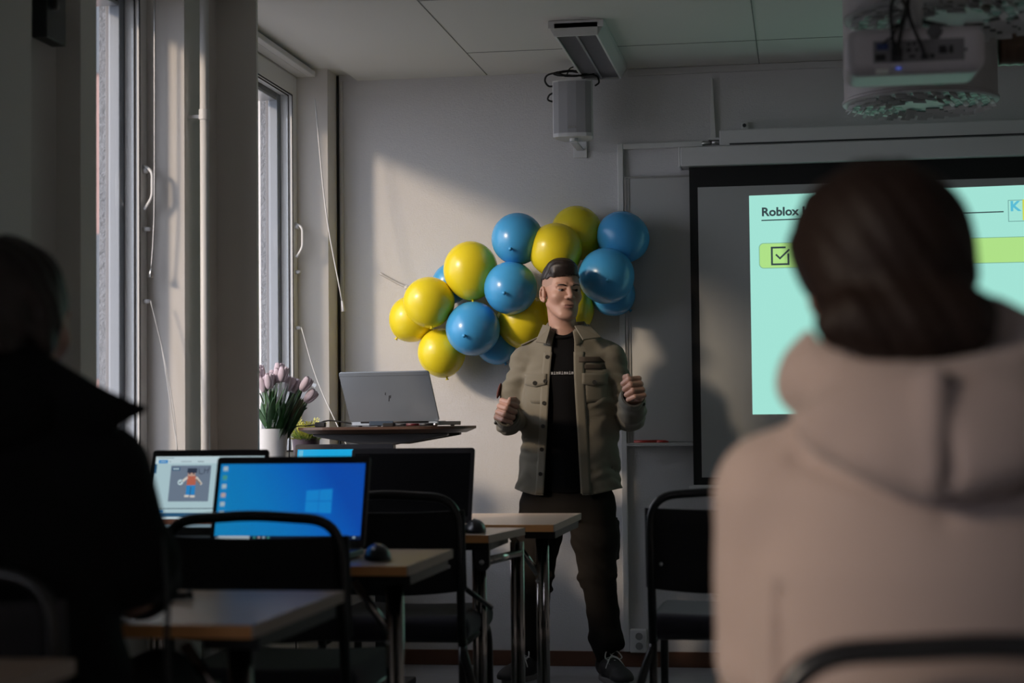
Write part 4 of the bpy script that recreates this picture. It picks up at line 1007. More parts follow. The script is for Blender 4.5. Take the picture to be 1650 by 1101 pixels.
for q in range(70):
    a = random.uniform(0, 2 * PI); rad = random.uniform(0.2, 1.0); L = random.uniform(0.12, 0.20)
    dirv = V(0.30 + 0.42 * rad * math.cos(a), 0.32 * rad * math.sin(a), 1.0); dirv /= np.linalg.norm(dirv)
    base = V(0.02 + 0.03 * math.cos(a), 0.03 * math.sin(a), random.uniform(0.0, 0.07)); sd = np.cross(dirv, V(math.cos(a + 1), math.sin(a + 1), 0.1)); sd /= np.linalg.norm(sd); vs = []; fs = []
    for k in range(6):
        t = k / 5; wv = 0.013 * math.sin(PI * (0.15 + 0.84 * t)); c = base + dirv * L * t; vs += [c - sd * wv, c + sd * wv]
    for k in range(5): fs.append((2 * k, 2 * k + 1, 2 * k + 3, 2 * k + 2))
    lv.add(vs, fs)
fo_ = lv.build('foliage', M_leaf, o, smooth=True); fo_['kind'] = 'stuff'
wr = MB(); vs = []; fs = []; nA = 28; nH = 7
for j in range(nH):
    t = j / (nH - 1)
    for k in range(nA):
        a = 2 * PI * k / nA; rr = 0.040 + 0.085 * t ** 1.1 * (1 + 0.10 * math.sin(5 * a + 2) + 0.05 * math.sin(11 * a))
        vs.append((0.055 * t + rr * math.cos(a) * (1 if math.cos(a) > 0 else 0.62), rr * 0.6 * math.sin(a), 0.0 + 0.235 * t + 0.014 * math.sin(3 * a) * t))
for j in range(nH - 1):
    for k in range(nA): fs.append((j * nA + k, j * nA + (k + 1) % nA, (j + 1) * nA + (k + 1) % nA, (j + 1) * nA + k))
wr.add(vs, fs); wr.build('clear_wrap', glass_pane('cellophane', (0.95, 0.96, 0.97), 0.16), o, smooth=True)
o = thing('potted_plant', (-2.055, 7.28, 0.8625), 'small yellow-green plant in a dark purple pot behind the tulips', 'plant')
MB().lathe([(0.044, 0), (0.050, 0.07), (0.058, 0.145), (0.053, 0.147), (0.048, 0.12), (0.01, 0.12)], n=28).build('pot', mat('purple_pot', (0.045, 0.028, 0.042), 0.5), o, smooth='auto')
fm = MB(); random.seed(5)
for k in range(90):
    a = random.uniform(0, 2 * PI); el = random.uniform(0.35, 1.35); L = random.uniform(0.05, 0.105); st0 = V(0.03 * math.cos(a) * random.random(), 0.03 * math.sin(a) * random.random(), 0.125)
    dr = V(math.cos(a) * math.cos(el), math.sin(a) * math.cos(el), math.sin(el)); sd = np.cross(dr, V(0, 0, 1)); sd /= np.linalg.norm(sd)
    for q in range(7):
        t = 0.25 + 0.75 * q / 6; c = st0 + dr * L * t
        for sg in (-1, 1):
            e = c + sd * sg * 0.013 + dr * 0.016; mid = (c + e) / 2 + V(0, 0, 0.003)
            fm.add([c, mid + dr * 0.004, e, mid - dr * 0.004], [(0, 1, 2, 3)], 1 if t > 0.7 else 0)
fo = fm.build('foliage', [mat('plant_green', (0.16, 0.26, 0.03), 0.5), mat('plant_yellow', (0.46, 0.44, 0.07), 0.5)], o); fo['kind'] = 'stuff'
# ------------------------------------------------------------------ people
M_skin = mat('skin', (0.41, 0.235, 0.175), 0.5, bump=('n', 260, 0.06, 0.001)); subs(M_skin, 0.12, 0)
M_stub = mat('shaved_scalp', (0.325, 0.20, 0.155), 0.65)
M_lip = mat('lip', (0.31, 0.15, 0.12), 0.5)
M_hair = mat('hair_dark_brown', (0.016, 0.010, 0.008), 0.48, bump=('n', 160, 0.2, 0.003))
M_eye = mat('eye_white', (0.22, 0.19, 0.175), 0.2); M_iris = mat('iris_dark', (0.012, 0.008, 0.006), 0.12)

def head_fields(f, c, Rm, sc=1.0, ears=True):
    """a head whose face looks along -y in its own frame; c = centre, Rm = its turn"""
    H = lambda x, y, z: tuple(np.asarray(c) + Rm @ (V(x, y, z) * sc))
    S = lambda *r: tuple(q * sc for q in r)
    f.ell(H(0, 0.018, 0.028), S(0.075, 0.094, 0.086), Rm, 0.012)
    f.ell(H(0, -0.028, -0.022), S(0.064, 0.064, 0.088), Rm, 0.02)
    f.ell(H(0, -0.040, -0.082), S(0.043, 0.046, 0.036), Rm, 0.02)
    for s in (-1, 1):
        f.cap(H(s * 0.052, 0.002, -0.056), H(s * 0.024, -0.068, -0.104), 0.016 * sc, 0.014 * sc, 0.02)
        f.ell(H(s * 0.042, -0.060, -0.026), S(0.020, 0.020, 0.017), Rm, 0.025)
        f.cap(H(s * 0.014, -0.0855, 0.0205), H(s * 0.046, -0.0725, 0.0185), 0.0095 * sc, 0.0085 * sc, 0.012)
    f.ell(H(0, -0.076, -0.106), S(0.020, 0.016, 0.016), Rm, 0.018)
    for s in (-1, 1): f.ell(H(s * 0.031, -0.096, 0.002), S(0.017, 0.015, 0.010), Rm, 0.010, 'sub')
    f.cap(H(0, -0.085, 0.018), H(0, -0.112, -0.026), 0.0075 * sc, 0.0115 * sc, 0.010)
    for s in (-1, 1): f.ell(H(s * 0.0125, -0.100, -0.031), S(0.0085, 0.011, 0.008), Rm, 0.006)
    f.ell(H(0, -0.083, -0.060), S(0.026, 0.011, 0.016), Rm, 0.014)
    f.ell(H(0, -0.0925, -0.0605), S(0.022, 0.0055, 0.0045), Rm, 0.004); f.ell(H(0, -0.0910, -0.0715), S(0.018, 0.0065, 0.0052), Rm, 0.004)
    f.cap(H(-0.022, -0.0960, -0.0660), H(0.022, -0.0960, -0.0660), 0.0026 * sc, 0.0022 * sc, 0.004, 'sub')
    for s in (-1, 1):
        f.cap(H(s * 0.019, -0.0868, 0.0068), H(s * 0.043, -0.0808, 0.0056), 0.0050 * sc, 0.0044 * sc, 0.004)
        f.cap(H(s * 0.020, -0.0845, -0.0075), H(s * 0.041, -0.079, -0.0075), 0.0032 * sc, 0.003 * sc, 0.004)
    if ears:
        for s in (-1, 1):
            f.ell(H(s * 0.0745, 0.014, -0.016), S(0.0085, 0.0185, 0.030), Rm @ rotz(s * 0.1), 0.004)
            ring = [H(s * (0.0795 + 0.006 * max(0, math.cos(q))), 0.015 + 0.0165 * math.cos(q), -0.014 + 0.029 * math.sin(q)) for q in np.linspace(R(-95), R(200), 11)]
            f.chain(ring, [0.0042 * sc] * 11, 0.002)
            f.ell(H(s * 0.0770, 0.006, -0.041), S(0.0055, 0.0085, 0.009), Rm, 0.004)
    return H
def eyes(H, Rm, parent, gaze=(0, -1, 0)):
    for s in (-1, 1):
        e = MB().ball(H(s * 0.0315, -0.0740, 0.0010), 0.0125, 16, 12).build('eye', M_eye, parent, smooth=True)
        g = Rm @ V(*gaze); g /= np.linalg.norm(g)
        c = V(*H(s * 0.0315, -0.0740, 0.0010)) + g * 0.0088
        MB().ball(c, (0.0070, 0.0070, 0.0070), 12, 8).build('iris', M_iris, e, smooth=True)
        MB().tube(spline([H(s * 0.014, -0.0945, 0.0175), H(s * 0.028, -0.0920, 0.0215), H(s * 0.042, -0.0835, 0.0210), H(s * 0.053, -0.0705, 0.0155)]), [0.0030] * 8 + [0.0029] * 8 + [0.0024] * 8 + [0.0012], 8).build('eyebrow', M_hair, parent, smooth=True)
def hand_fist(f, c, Rm, palm=1, sc=1.0):
    """loose fist; y forward out of the cuff, z thumb side, palm faces palm*x"""
    p = lambda x, y, z: tuple(np.asarray(c) + Rm @ (V(palm * x, y, z) * sc))
    S = lambda *r: tuple(q * sc for q in r)
    f.cap(p(-0.002, -0.085, 0.0), p(-0.004, -0.03, 0.0), 0.026 * sc, 0.027 * sc, 0.012)
    f.ell(p(-0.010, -0.004, 0.0), S(0.021, 0.040, 0.041), Rm, 0.014)
    f.ell(p(0.012, -0.015, 0.018), S(0.016, 0.030, 0.020), Rm, 0.012)
    for z, r, L in ((0.033, 0.0102, 1.0), (0.0115, 0.0108, 1.08), (-0.0105, 0.0102, 1.0), (-0.0305, 0.0088, 0.84)):
        m = p(-0.027, 0.026 - abs(z - 0.01) * 0.15, z); a = p(0.004 * L, 0.050 * L, z * 1.02); b = p(0.031, 0.026, z * 0.98); t = p(0.017, 0.004, z * 0.95)
        f.cap(m, a, r * 1.05 * sc, r * sc, 0.0035); f.cap(a, b, r * sc, r * 0.92 * sc, 0.0025); f.cap(b, t, r * 0.92 * sc, r * 0.8 * sc, 0.002)
        f.ell(m, S(r * 1.12, r * 1.12, r * 1.0), Rm, 0.004)
    f.cap(p(0.006, -0.036, 0.028), p(0.020, -0.002, 0.046), 0.0135 * sc, 0.0115 * sc, 0.006)
    f.cap(p(0.020, -0.002, 0.046), p(0.016, 0.030, 0.052), 0.0112 * sc, 0.0100 * sc, 0.004); f.cap(p(0.016, 0.030, 0.052), p(0.004, 0.052, 0.047), 0.0100 * sc, 0.0080 * sc, 0.003)
    return p

# ---- presenter ------------------------------------------------------------
PX, PY = -0.980, 7.44
man = thing('person', (PX, PY, 0), 'standing presenter in an open olive jacket and black t-shirt, both fists raised', 'person')
headc = V(-0.008, -0.035, 1.612); RH = rotz(R(27)) @ rotx(R(2))
WL, WR = V(-0.212, -0.235, 1.095), V(0.298, -0.225, 1.165)      # wrists
HL, HR = V(-0.200, -0.300, 1.108), V(0.314, -0.292, 1.186)      # fists
zf = np.concatenate([np.arange(0.0, 1.0, 0.009), np.arange(1.0, 1.30, 0.0030), np.arange(1.30, 1.44, 0.006), np.arange(1.44, 1.77, 0.0028)])
f = Field((-0.42, -0.40, 0), (0.44, 0.20, 1.77), 0.0034, zf)
T_LV = [(0.66, 0.0, 0.0, 0.165, 0.105), (0.80, 0.003, 0.0, 0.168, 0.105), (0.95, 0.005, 0.0, 0.160, 0.100), (1.10, 0.006, 0.0, 0.158, 0.100), (1.25, 0.006, 0.0, 0.168, 0.105), (1.34, 0.004, 0.005, 0.138, 0.074), (1.40, 0.002, 0.01, 0.098, 0.066), (1.44, 0.002, 0.012, 0.070, 0.060)]
f.loft(T_LV, 0.02)
f.cap((0.0, 0.012, 1.36), headc + RH @ V(0, 0.024, -0.055), 0.060, 0.056, 0.03)
f.cap((-0.06, 0.01, 1.37), (-0.165, 0.012, 1.33), 0.040, 0.042, 0.03); f.cap((0.06, 0.01, 1.37), (0.175, 0.012, 1.32), 0.040, 0.042, 0.03)
f.chain([(-0.17, 0.012, 1.32), (-0.236, 0.03, 1.095), WL], [0.048, 0.040, 0.027], 0.015)
f.chain([(0.18, 0.012, 1.31), (0.258, 0.03, 1.085), WR], [0.048, 0.040, 0.027], 0.015)
f.chain([(-0.088, 0.0, 0.72), (-0.135, -0.015, 0.45), (-0.165, 0.03, 0.09)], [0.088, 0.056, 0.034], 0.02)
f.chain([(0.090, 0.0, 0.72), (0.122, -0.015, 0.45), (0.152, 0.02, 0.09)], [0.088, 0.056, 0.034], 0.02)
f.cap((-0.165, 0.03, 0.07), (-0.20, -0.10, 0.042), 0.028, 0.018, 0.01); f.cap((0.152, 0.02, 0.07), (0.20, -0.08, 0.042), 0.028, 0.018, 0.01)
H = head_fields(f, headc, RH)
RL = np.stack([V(0.94, -0.05, -0.34), V(0.05, -1.0, 0.05), V(0.34, 0.03, 0.94)], 1); RL, _ = np.linalg.qr(RL); RL = RL * np.sign(np.array([RL[0, 0], -RL[1, 1], RL[2, 2]]))
hand_fist(f, HL, RL, 1, 1.12)
RR = np.stack([V(0.94, 0.05, 0.30), V(-0.05, -0.97, 0.25), V(-0.30, 0.25, 0.92)], 1); RR, _ = np.linalg.qr(RR); RR = RR * np.sign(np.array([RR[0, 0], -RR[1, 1], RR[2, 2]]))
hand_fist(f, HR, RR, -1, 1.12)
def man_mats(P):
    q = (P - headc) @ RH
    m = np.zeros(len(P), int)
    x, y, z = np.abs(q[:, 0]), q[:, 1], q[:, 2]
    m[(x > 0.05) & (z > 0.012 + 0.25 * np.clip(-y, -0.05, 0.05)) & (y > -0.045) & ~((x > 0.074) & (np.abs(y - 0.016) < 0.03) & (z < 0.02))] = 1
    m[(y > 0.045) & (z > -0.05)] = 1
    m[(x < 0.021) & (y < -0.0865) & (z < -0.0585) & (z > -0.0760)] = 2
    return m
body = f.build('body', [M_skin, M_stub, M_lip], man, man_mats)
eyes(H, RH, man, (0.25, -1, -0.02))
# hair: full on top, swept over from a side line, sides shaved
f = Field(headc - 0.16, headc + 0.17, 0.003)
f.ell(H(-0.001, 0.020, 0.046), (0.0765, 0.099, 0.085), RH, 0.01)
f.ell(H(-0.006, -0.018, 0.098), (0.058, 0.066, 0.036), RH, 0.02)
f.cap(H(-0.046, -0.048, 0.080), H(0.022, -0.064, 0.086), 0.017, 0.016, 0.02)
f.cap(H(0.022, -0.064, 0.080), H(0.052, -0.052, 0.056), 0.010, 0.005, 0.012)
def hair_cut(x, y, z):
    q = [(x - headc[0]) * RH[0, i] + (y - headc[1]) * RH[1, i] + (z - headc[2]) * RH[2, i] for i in range(3)]
    line = np.where(q[1] < -0.02, 0.054 + 0.14 * np.clip(-0.02 - q[1], 0, 0.05), 0.050 - 0.42 * np.clip(q[1] - 0.03, 0, 0.12)) + 0.05 * np.clip(q[0], -0.08, 0.05)
    return (line - q[2]) * 0.8 + 0.0012 * np.sin(q[0] * 420 + q[2] * 160)
f.clip(hair_cut)
f.warp(lambda x, y, z: 0.0016 * np.sin(260 * (0.6 * (z - headc[2]) + 0.5 * (y - headc[1]) - 0.3 * (x - headc[0])) + 3 * np.sin(40 * (x - headc[0]))))
f.build('hair', M_hair, man)

# t-shirt
M_tee = mat('tshirt_black', (0.0035, 0.0032, 0.0035), 0.95, spec=0.15)
f = Field((-0.24, -0.18, 0.76), (0.26, 0.18, 1.46), 0.006)
f.loft([(a, b, c, d + 0.012, e + 0.016) for a, b, c, d, e in T_LV], 0.01, zlo=0.775, zhi=1.452)
f.cap((-0.05, 0.01, 1.375), (-0.15, 0.012, 1.335), 0.046, 0.046, 0.03); f.cap((0.05, 0.01, 1.375), (0.16, 0.012, 1.325), 0.046, 0.046, 0.03)
f.warp(lambda x, y, z: 0.0025 * np.sin(46 * x + 9 * z) * np.sin(11 * z + 2) * (y < 0))
f.cap((0.0, -0.075, 1.482), (0.0, 0.03, 1.53), 0.058, 0.075, 0.006, 'sub')
tee = f.build('t_shirt', M_tee, man)
nk = MB(); nk.tube([(0.063 * math.cos(a), 0.002 - 0.074 * math.sin(a) * 1.0, 1.432 - 0.016 * math.sin(a)) for a in np.linspace(R(-10), R(190), 26)], 0.007, 8)
nk.build('neckband', M_tee, tee, smooth=True)
M_print = mat('tshirt_print', (0.55, 0.55, 0.55), 0.7); pr = MB(); random.seed(3)
for q in range(9):
    x0 = -0.045 + q * 0.0105; h = 0.010 + 0.003 * random.random(); yy = -0.1235 + 0.35 * x0 * x0
    if q in (0, 3, 6): pr.box((x0, yy, 1.262), (x0 + 0.002, yy + 0.004, 1.262 + h)); pr.box((x0 + 0.005, yy, 1.262), (x0 + 0.007, yy + 0.004, 1.262 + h)); pr.box((x0, yy, 1.266), (x0 + 0.007, yy + 0.004, 1.268))
    elif q in (1, 4, 7): pr.box((x0, yy, 1.262), (x0 + 0.007, yy + 0.004, 1.264)); pr.box((x0 + 0.0025, yy, 1.262), (x0 + 0.0045, yy + 0.004, 1.262 + h))
    else: pr.box((x0, yy, 1.262), (x0 + 0.002, yy + 0.004, 1.262 + h)); pr.box((x0, yy, 1.270), (x0 + 0.007, yy + 0.004, 1.272)); pr.box((x0 + 0.005, yy, 1.262), (x0 + 0.007, yy + 0.004, 1.270))
pr.build('print', M_print, tee)

# trousers
M_trs = mat('trousers_dark_brown', (0.011, 0.009, 0.0075), 0.95, spec=0.2, bump=('n', 200, 0.2, 0.002))
f = Field((-0.30, -0.20, 0.06), (0.32, 0.20, 0.90), 0.0065)
f.loft([(0.62, 0.002, 0.0, 0.175, 0.112), (0.72, 0.003, 0.0, 0.192, 0.122), (0.79, 0.004, 0.0, 0.176, 0.112), (0.84, 0.004, 0.0, 0.170, 0.106)], 0.02, zlo=0.66, zhi=0.83)
for s, pts, rs in ((-1, [(-0.100, 0.0, 0.72), (-0.122, -0.006, 0.58), (-0.137, -0.015, 0.45), (-0.150, 0.01, 0.28), (-0.160, 0.025, 0.165), (-0.163, 0.03, 0.105)], [0.100, 0.092, 0.075, 0.064, 0.066, 0.045]),
                   (1, [(0.098, 0.0, 0.72), (0.112, -0.006, 0.58), (0.124, -0.015, 0.45), (0.142, 0.005, 0.28), (0.152, 0.018, 0.165), (0.154, 0.02, 0.105)], [0.100, 0.094, 0.075, 0.064, 0.068, 0.046])):
    f.chain(pts, rs, 0.02)
    f.rbox((pts[1][0] + s * 0.070, 0.0, 0.575), (0.016, 0.065, 0.085), 0.012, rotz(s * -0.25) , 0.014)
    f.cap((pts[2][0] - 0.07, -0.05, 0.425), (pts[2][0] + 0.07, -0.05, 0.432), 0.016, 0.016, 0.02)
    f.cap((pts[2][0] - 0.055, -0.045, 0.395), (pts[2][0] + 0.065, -0.03, 0.375), 0.012, 0.012, 0.02)
    f.cap((pts[4][0] - 0.045, 0.0, 0.175), (pts[4][0] + 0.060, 0.0, 0.150), 0.022, 0.020, 0.02)
f.warp(lambda x, y, z: 0.0022 * np.sin(70 * z + 26 * x + 5 * np.sin(17 * x + 9 * z)) * np.clip(np.sin(13 * z + 1.0) + 0.3, 0, 1) + 0.0008 * np.sin(120 * z + 40 * x))
trs = f.build('trousers', M_trs, man)
for s, x0 in ((-1, -0.205), (1, 0.197)):
    MB().box((-0.003, -0.066, -0.02), (0.0035, 0.066, 0.022), Rm=rotz(s * -0.25), c=(x0 - s * 0.014, 0.0, 0.645)).build('pocket_flap', M_trs, trs, bev=0.003)
for x0, y0 in ((-0.163, 0.03), (0.154, 0.02)):
    MB().tube([(x0, y0, 0.075), (x0, y0, 0.125)], [0.044, 0.047], 24).build('cuff', M_trs, trs, smooth=True)

# jacket
M_jak = mat('jacket_olive', (0.165, 0.146, 0.106), 0.88, sheen=0.12, noise=(9, 0.86), bump=('n', 320, 0.2, 0.001))
M_jak2 = mat('jacket_patch', (0.050, 0.036, 0.024), 0.9)
M_btn = mat('button_dark', (0.022, 0.020, 0.016), 0.35)
J_LV = [(0.745, 0.004, -0.002, 0.226, 0.150), (0.80, 0.006, 0.0, 0.219, 0.146), (0.92, 0.012, 0.0, 0.207, 0.138), (1.05, 0.014, 0.0, 0.200, 0.132), (1.18, 0.012, 0.0, 0.200, 0.132), (1.27, 0.010, 0.002, 0.196, 0.124), (1.34, 0.007, 0.006, 0.170, 0.104), (1.385, 0.004, 0.010, 0.130, 0.092), (1.42, 0.002, 0.012, 0.098, 0.086), (1.455, 0.002, 0.014, 0.080, 0.078)]
f = Field((-0.40, -0.30, 0.72), (0.42, 0.22, 1.46), 0.0048)
f.loft(J_LV, 0.01)
f.cap((-0.07, 0.012, 1.388), (-0.170, 0.014, 1.325), 0.048, 0.058, 0.03); f.cap((0.075, 0.012, 1.400), (0.184, 0.014, 1.335), 0.048, 0.058, 0.03)
SL = [(-0.172, 0.014, 1.315), (-0.214, 0.022, 1.20), (-0.238, 0.032, 1.095), (-0.226, -0.10, 1.075), WL + V(-0.004, 0.045, -0.004)]
SR = [(0.186, 0.014, 1.322), (0.228, 0.022, 1.19), (0.262, 0.030, 1.085), (0.280, -0.09, 1.110), WR + V(0.0, 0.045, -0.006)]
f.chain(SL, [0.060, 0.060, 0.060, 0.056, 0.052], 0.02); f.chain(SR, [0.060, 0.060, 0.059, 0.055, 0.052], 0.02)
def folds(x, y, z):
    tor = np.clip((0.19 - np.abs(x)) * 30, 0, 1)
    v = 0.0038 * np.sin(38 * x + 5 * z + 1.2 * np.sin(9 * z)) * np.clip((1.22 - z) * 5, 0, 1) * tor
    v = v + 0.0034 * np.sin(48 * z + 30 * x * np.sign(x) + 2.2 * np.sin(13 * y + 6 * z)) * (1 - tor)
    v = v + 0.0026 * np.sin(64 * z - 40 * np.abs(x)) * np.clip((np.abs(x) - 0.09) * 14, 0, 1) * tor
    v = v + 0.0022 * np.sin(150 * z + 22 * np.abs(x) + 2.5 * np.sin(30 * x + 12 * y)) * np.clip(np.sin(21 * z + 8 * x + 1.3), 0, 1)
    return v + 0.0028 * np.sin(92 * z + 60 * y + 2.0 * np.sin(25 * z)) * (1 - tor) * np.clip(np.sin(16 * z - 14 * y), 0, 1)
f.warp(folds)
# hollow it and open the front
f.loft([(a, b, c, d - 0.014, e - 0.014) for a, b, c, d, e in J_LV], 0.004, 'sub', zlo=0.70, zhi=1.41)
def opening(x, y, z):
    t = np.clip((1.37 - z) / 0.6, -0.2, 1.1)
    xl = -0.046 - 0.036 * t; xr = 0.046 + 0.030 * t
    top = np.clip((z - 1.31) / 0.1, 0, 1) * 0.012
    d = np.maximum(np.maximum(xl + top * 0 - x, x - xr), y + 0.02)
    return -d
f.clip(opening)
def hem(x, y, z): return (0.768 - 0.030 * np.clip((np.abs(x - 0.005) - 0.10) / -0.10, -1, 1) * 0 + 0.022 * np.clip((np.abs(x) - 0.12) * 10, 0, 1) - z)
f.clip(hem)
for w, hc in ((WL, HL), (WR, HR)):
    d = hc - V(*w); d /= np.linalg.norm(d); f.cap(w + d * -0.05, w + d * 0.12, 0.038, 0.042, 0.003, 'sub')
jak = f.build('jacket', M_jak, man)
def front_y(x, z, grow=0.0):
    a = [np.interp(z, [r[0] for r in J_LV], [r[j] for r in J_LV]) for j in range(1, 5)]
    return a[1] - (a[3] + grow) * math.sqrt(max(0.0, 1 - ((x - a[0]) / (a[2] + grow)) ** 2))
def strip(x0f, wdt, zs, g0, th, nx=4):
    """cloth strip lying on the jacket front: x0f(z) left edge, wdt width"""
    m = MB(); vs = []; nz = len(zs)
    for lay in (g0 + th, g0):
        for z in zs:
            for i in range(nx + 1):
                x = x0f(z) + wdt * i / nx; vs.append((x, front_y(x, z) - lay, z))
    N = (nx + 1) * nz; fs = []
    for j in range(nz - 1):
        for i in range(nx):
            a = j * (nx + 1) + i; fs.append((a, a + 1, a + nx + 2, a + nx + 1)); fs.append((N + a, N + a + nx + 1, N + a + nx + 2, N + a + 1))
    for i in range(nx): a = (nz - 1) * (nx + 1) + i; fs.append((i, N + i, N + i + 1, i + 1)); fs.append((a, a + 1, N + a + 1, N + a))
    for j in range(nz - 1):
        a = j * (nx + 1); b = a + nx; fs.append((a, a + nx + 1, N + a + nx + 1, N + a)); fs.append((b, N + b, N + b + nx + 1, b + nx + 1))
    return m.add(vs, fs)
zs = list(np.linspace(0.775, 1.355, 30)); tt = lambda z: (1.37 - z) / 0.6
strip(lambda z: -0.046 - 0.036 * tt(z) - 0.034, 0.036, zs, -0.003, 0.007).build('placket', M_jak, jak, smooth=True)
strip(lambda z: 0.046 + 0.030 * tt(z) - 0.002, 0.042, zs, -0.003, 0.007).build('placket', M_jak, jak, smooth=True)
for z in (1.335, 1.235, 1.145, 1.05, 0.955, 0.855):
    x = -0.046 - 0.036 * tt(z) - 0.016; MB().cyl((x, front_y(x, z) - 0.009, z), (x, front_y(x, z) - 0.003, z), 0.0085, n=14).build('button', M_btn, jak)
for x0, z1 in ((-0.165, 1.262), (0.082, 1.262)):
    pb = strip(lambda z: x0 + 0.002, 0.094, list(np.linspace(1.145, 1.262, 8)), -0.003, 0.006).build('chest_pocket', M_jak, jak, smooth=True)
    fl = strip(lambda z: x0, 0.100, list(np.linspace(1.222, 1.266, 5)), 0.001, 0.007, 8)
    fl.v[-1] = np.array([(a, b - (0.002 if c < 1.23 else 0), c - (0.010 * (1 - abs((a - x0 - 0.05) / 0.05)) if c < 1.226 else 0)) for a, b, c in fl.v[-1]])
    flo = fl.build('pocket_flap', M_jak, pb, smooth=True)
    x = x0 + 0.05; MB().cyl((x, front_y(x, 1.228) - 0.015, 1.228), (x, front_y(x, 1.228) - 0.006, 1.228), 0.009, n=14).build('button', M_btn, pb)
strip(lambda z: 0.072, 0.106, list(np.linspace(1.283, 1.302, 4)), -0.002, 0.006).build('name_patch', M_jak2, jak, smooth=True)
strip(lambda z: 0.068, 0.104, list(np.linspace(1.312, 1.334, 4)), 0.0, 0.007).build('name_patch', M_jak2, jak, smooth=True)
# folded collar: inner stand and outer fall
cm = MB(); vs = []; n = 31; rows = 4
for i in range(n):
    a = R(-62 + 304 * i / (n - 1)); fr = max(0.0, -math.sin(a)); fr = fr if True else 0
    ca, sa = math.cos(a), math.sin(a)
    fy = max(0, -sa)
    up = 1.492 - 0.050 * fy; lo = 1.425 - 0.050 * fy - 0.012 * fy ** 3
    vs += [(0.002 + 0.070 * ca, 0.012 + 0.068 * sa, up - 0.060), (0.002 + 0.070 * ca, 0.010 + 0.071 * sa, up), (0.002 + 0.080 * ca, 0.008 + 0.083 * sa, up - 0.008), (0.002 + (0.100 + 0.004 * fy) * ca, 0.008 + (0.094 + 0.024 * fy) * sa, lo)]
fs = []
for i in range(n - 1):
    for j in range(rows - 1): fs.append((i * rows + j, i * rows + j + 1, (i + 1) * rows + j + 1, (i + 1) * rows + j))
cm.add(vs, fs); cm.build('collar', M_jak, jak, smooth=True, solid=0.006, sub=1)
for s in (-1, 1):
    pts = [(0.048, -0.078, 1.462), (0.098, -0.030, 1.470), (0.156, -0.064, 1.414), (0.086, -0.110, 1.402)] if s > 0 else [(-0.050, -0.076, 1.462), (-0.088, -0.036, 1.472), (-0.114, -0.084, 1.398), (-0.066, -0.112, 1.390)]
    q = MB(); q.add(pts, [(0, 1, 2, 3)]); q.build('lapel', M_jak, jak, smooth=False, solid=0.007, bev=0.002)
    ep = MB(); ep.box((-0.055, -0.017, 0), (0.05, 0.017, 0.007), Rm=roty(s * 0.42), c=(s * 0.135, 0.008, 1.408)); e_ = ep.build('shoulder_strap', M_jak, jak, bev=0.003)
    MB().cyl((s * 0.10, 0.006, 1.432), (s * 0.10, 0.006, 1.437), 0.007, n=12).build('button', M_btn, jak)
for w, hc, s in ((WL, HL, -1), (WR, HR, 1)):
    d = hc - V(*w); d /= np.linalg.norm(d); a, b = V(*w) - d * 0.035, V(*w) + d * 0.022
    c = MB(); c.tube([a, b], [0.053, 0.049], 28, caps=False); c.tube([b, a], [0.042, 0.045], 28, caps=False); c.tube([b - d * .001, b + d * .001], [0.049, 0.042], 28, caps=False)
    c.build('cuff', M_jak, jak, smooth=True)
    u = np.cross(d, V(0, 0, 1)); u /= np.linalg.norm(u); bp = (a + b) / 2 + (u * (-s) * 0.5 + V(0, 0, -0.3) - d * 0) / np.linalg.norm(u * (-s) * 0.5 + V(0, 0, -0.3)) * 0.053
    MB().ball(bp, (0.008, 0.008, 0.008), 10, 8).build('cuff_button', M_btn, jak, smooth=True)
pm = MB(); pm.ball((-0.283, -0.005, 1.20), (0.007, 0.020, 0.034), 12, 10, Rm=roty(0.25)); pt = pm.build('arm_badge', mat('badge_brown', (0.10, 0.03, 0.025), 0.8), jak, smooth=True)

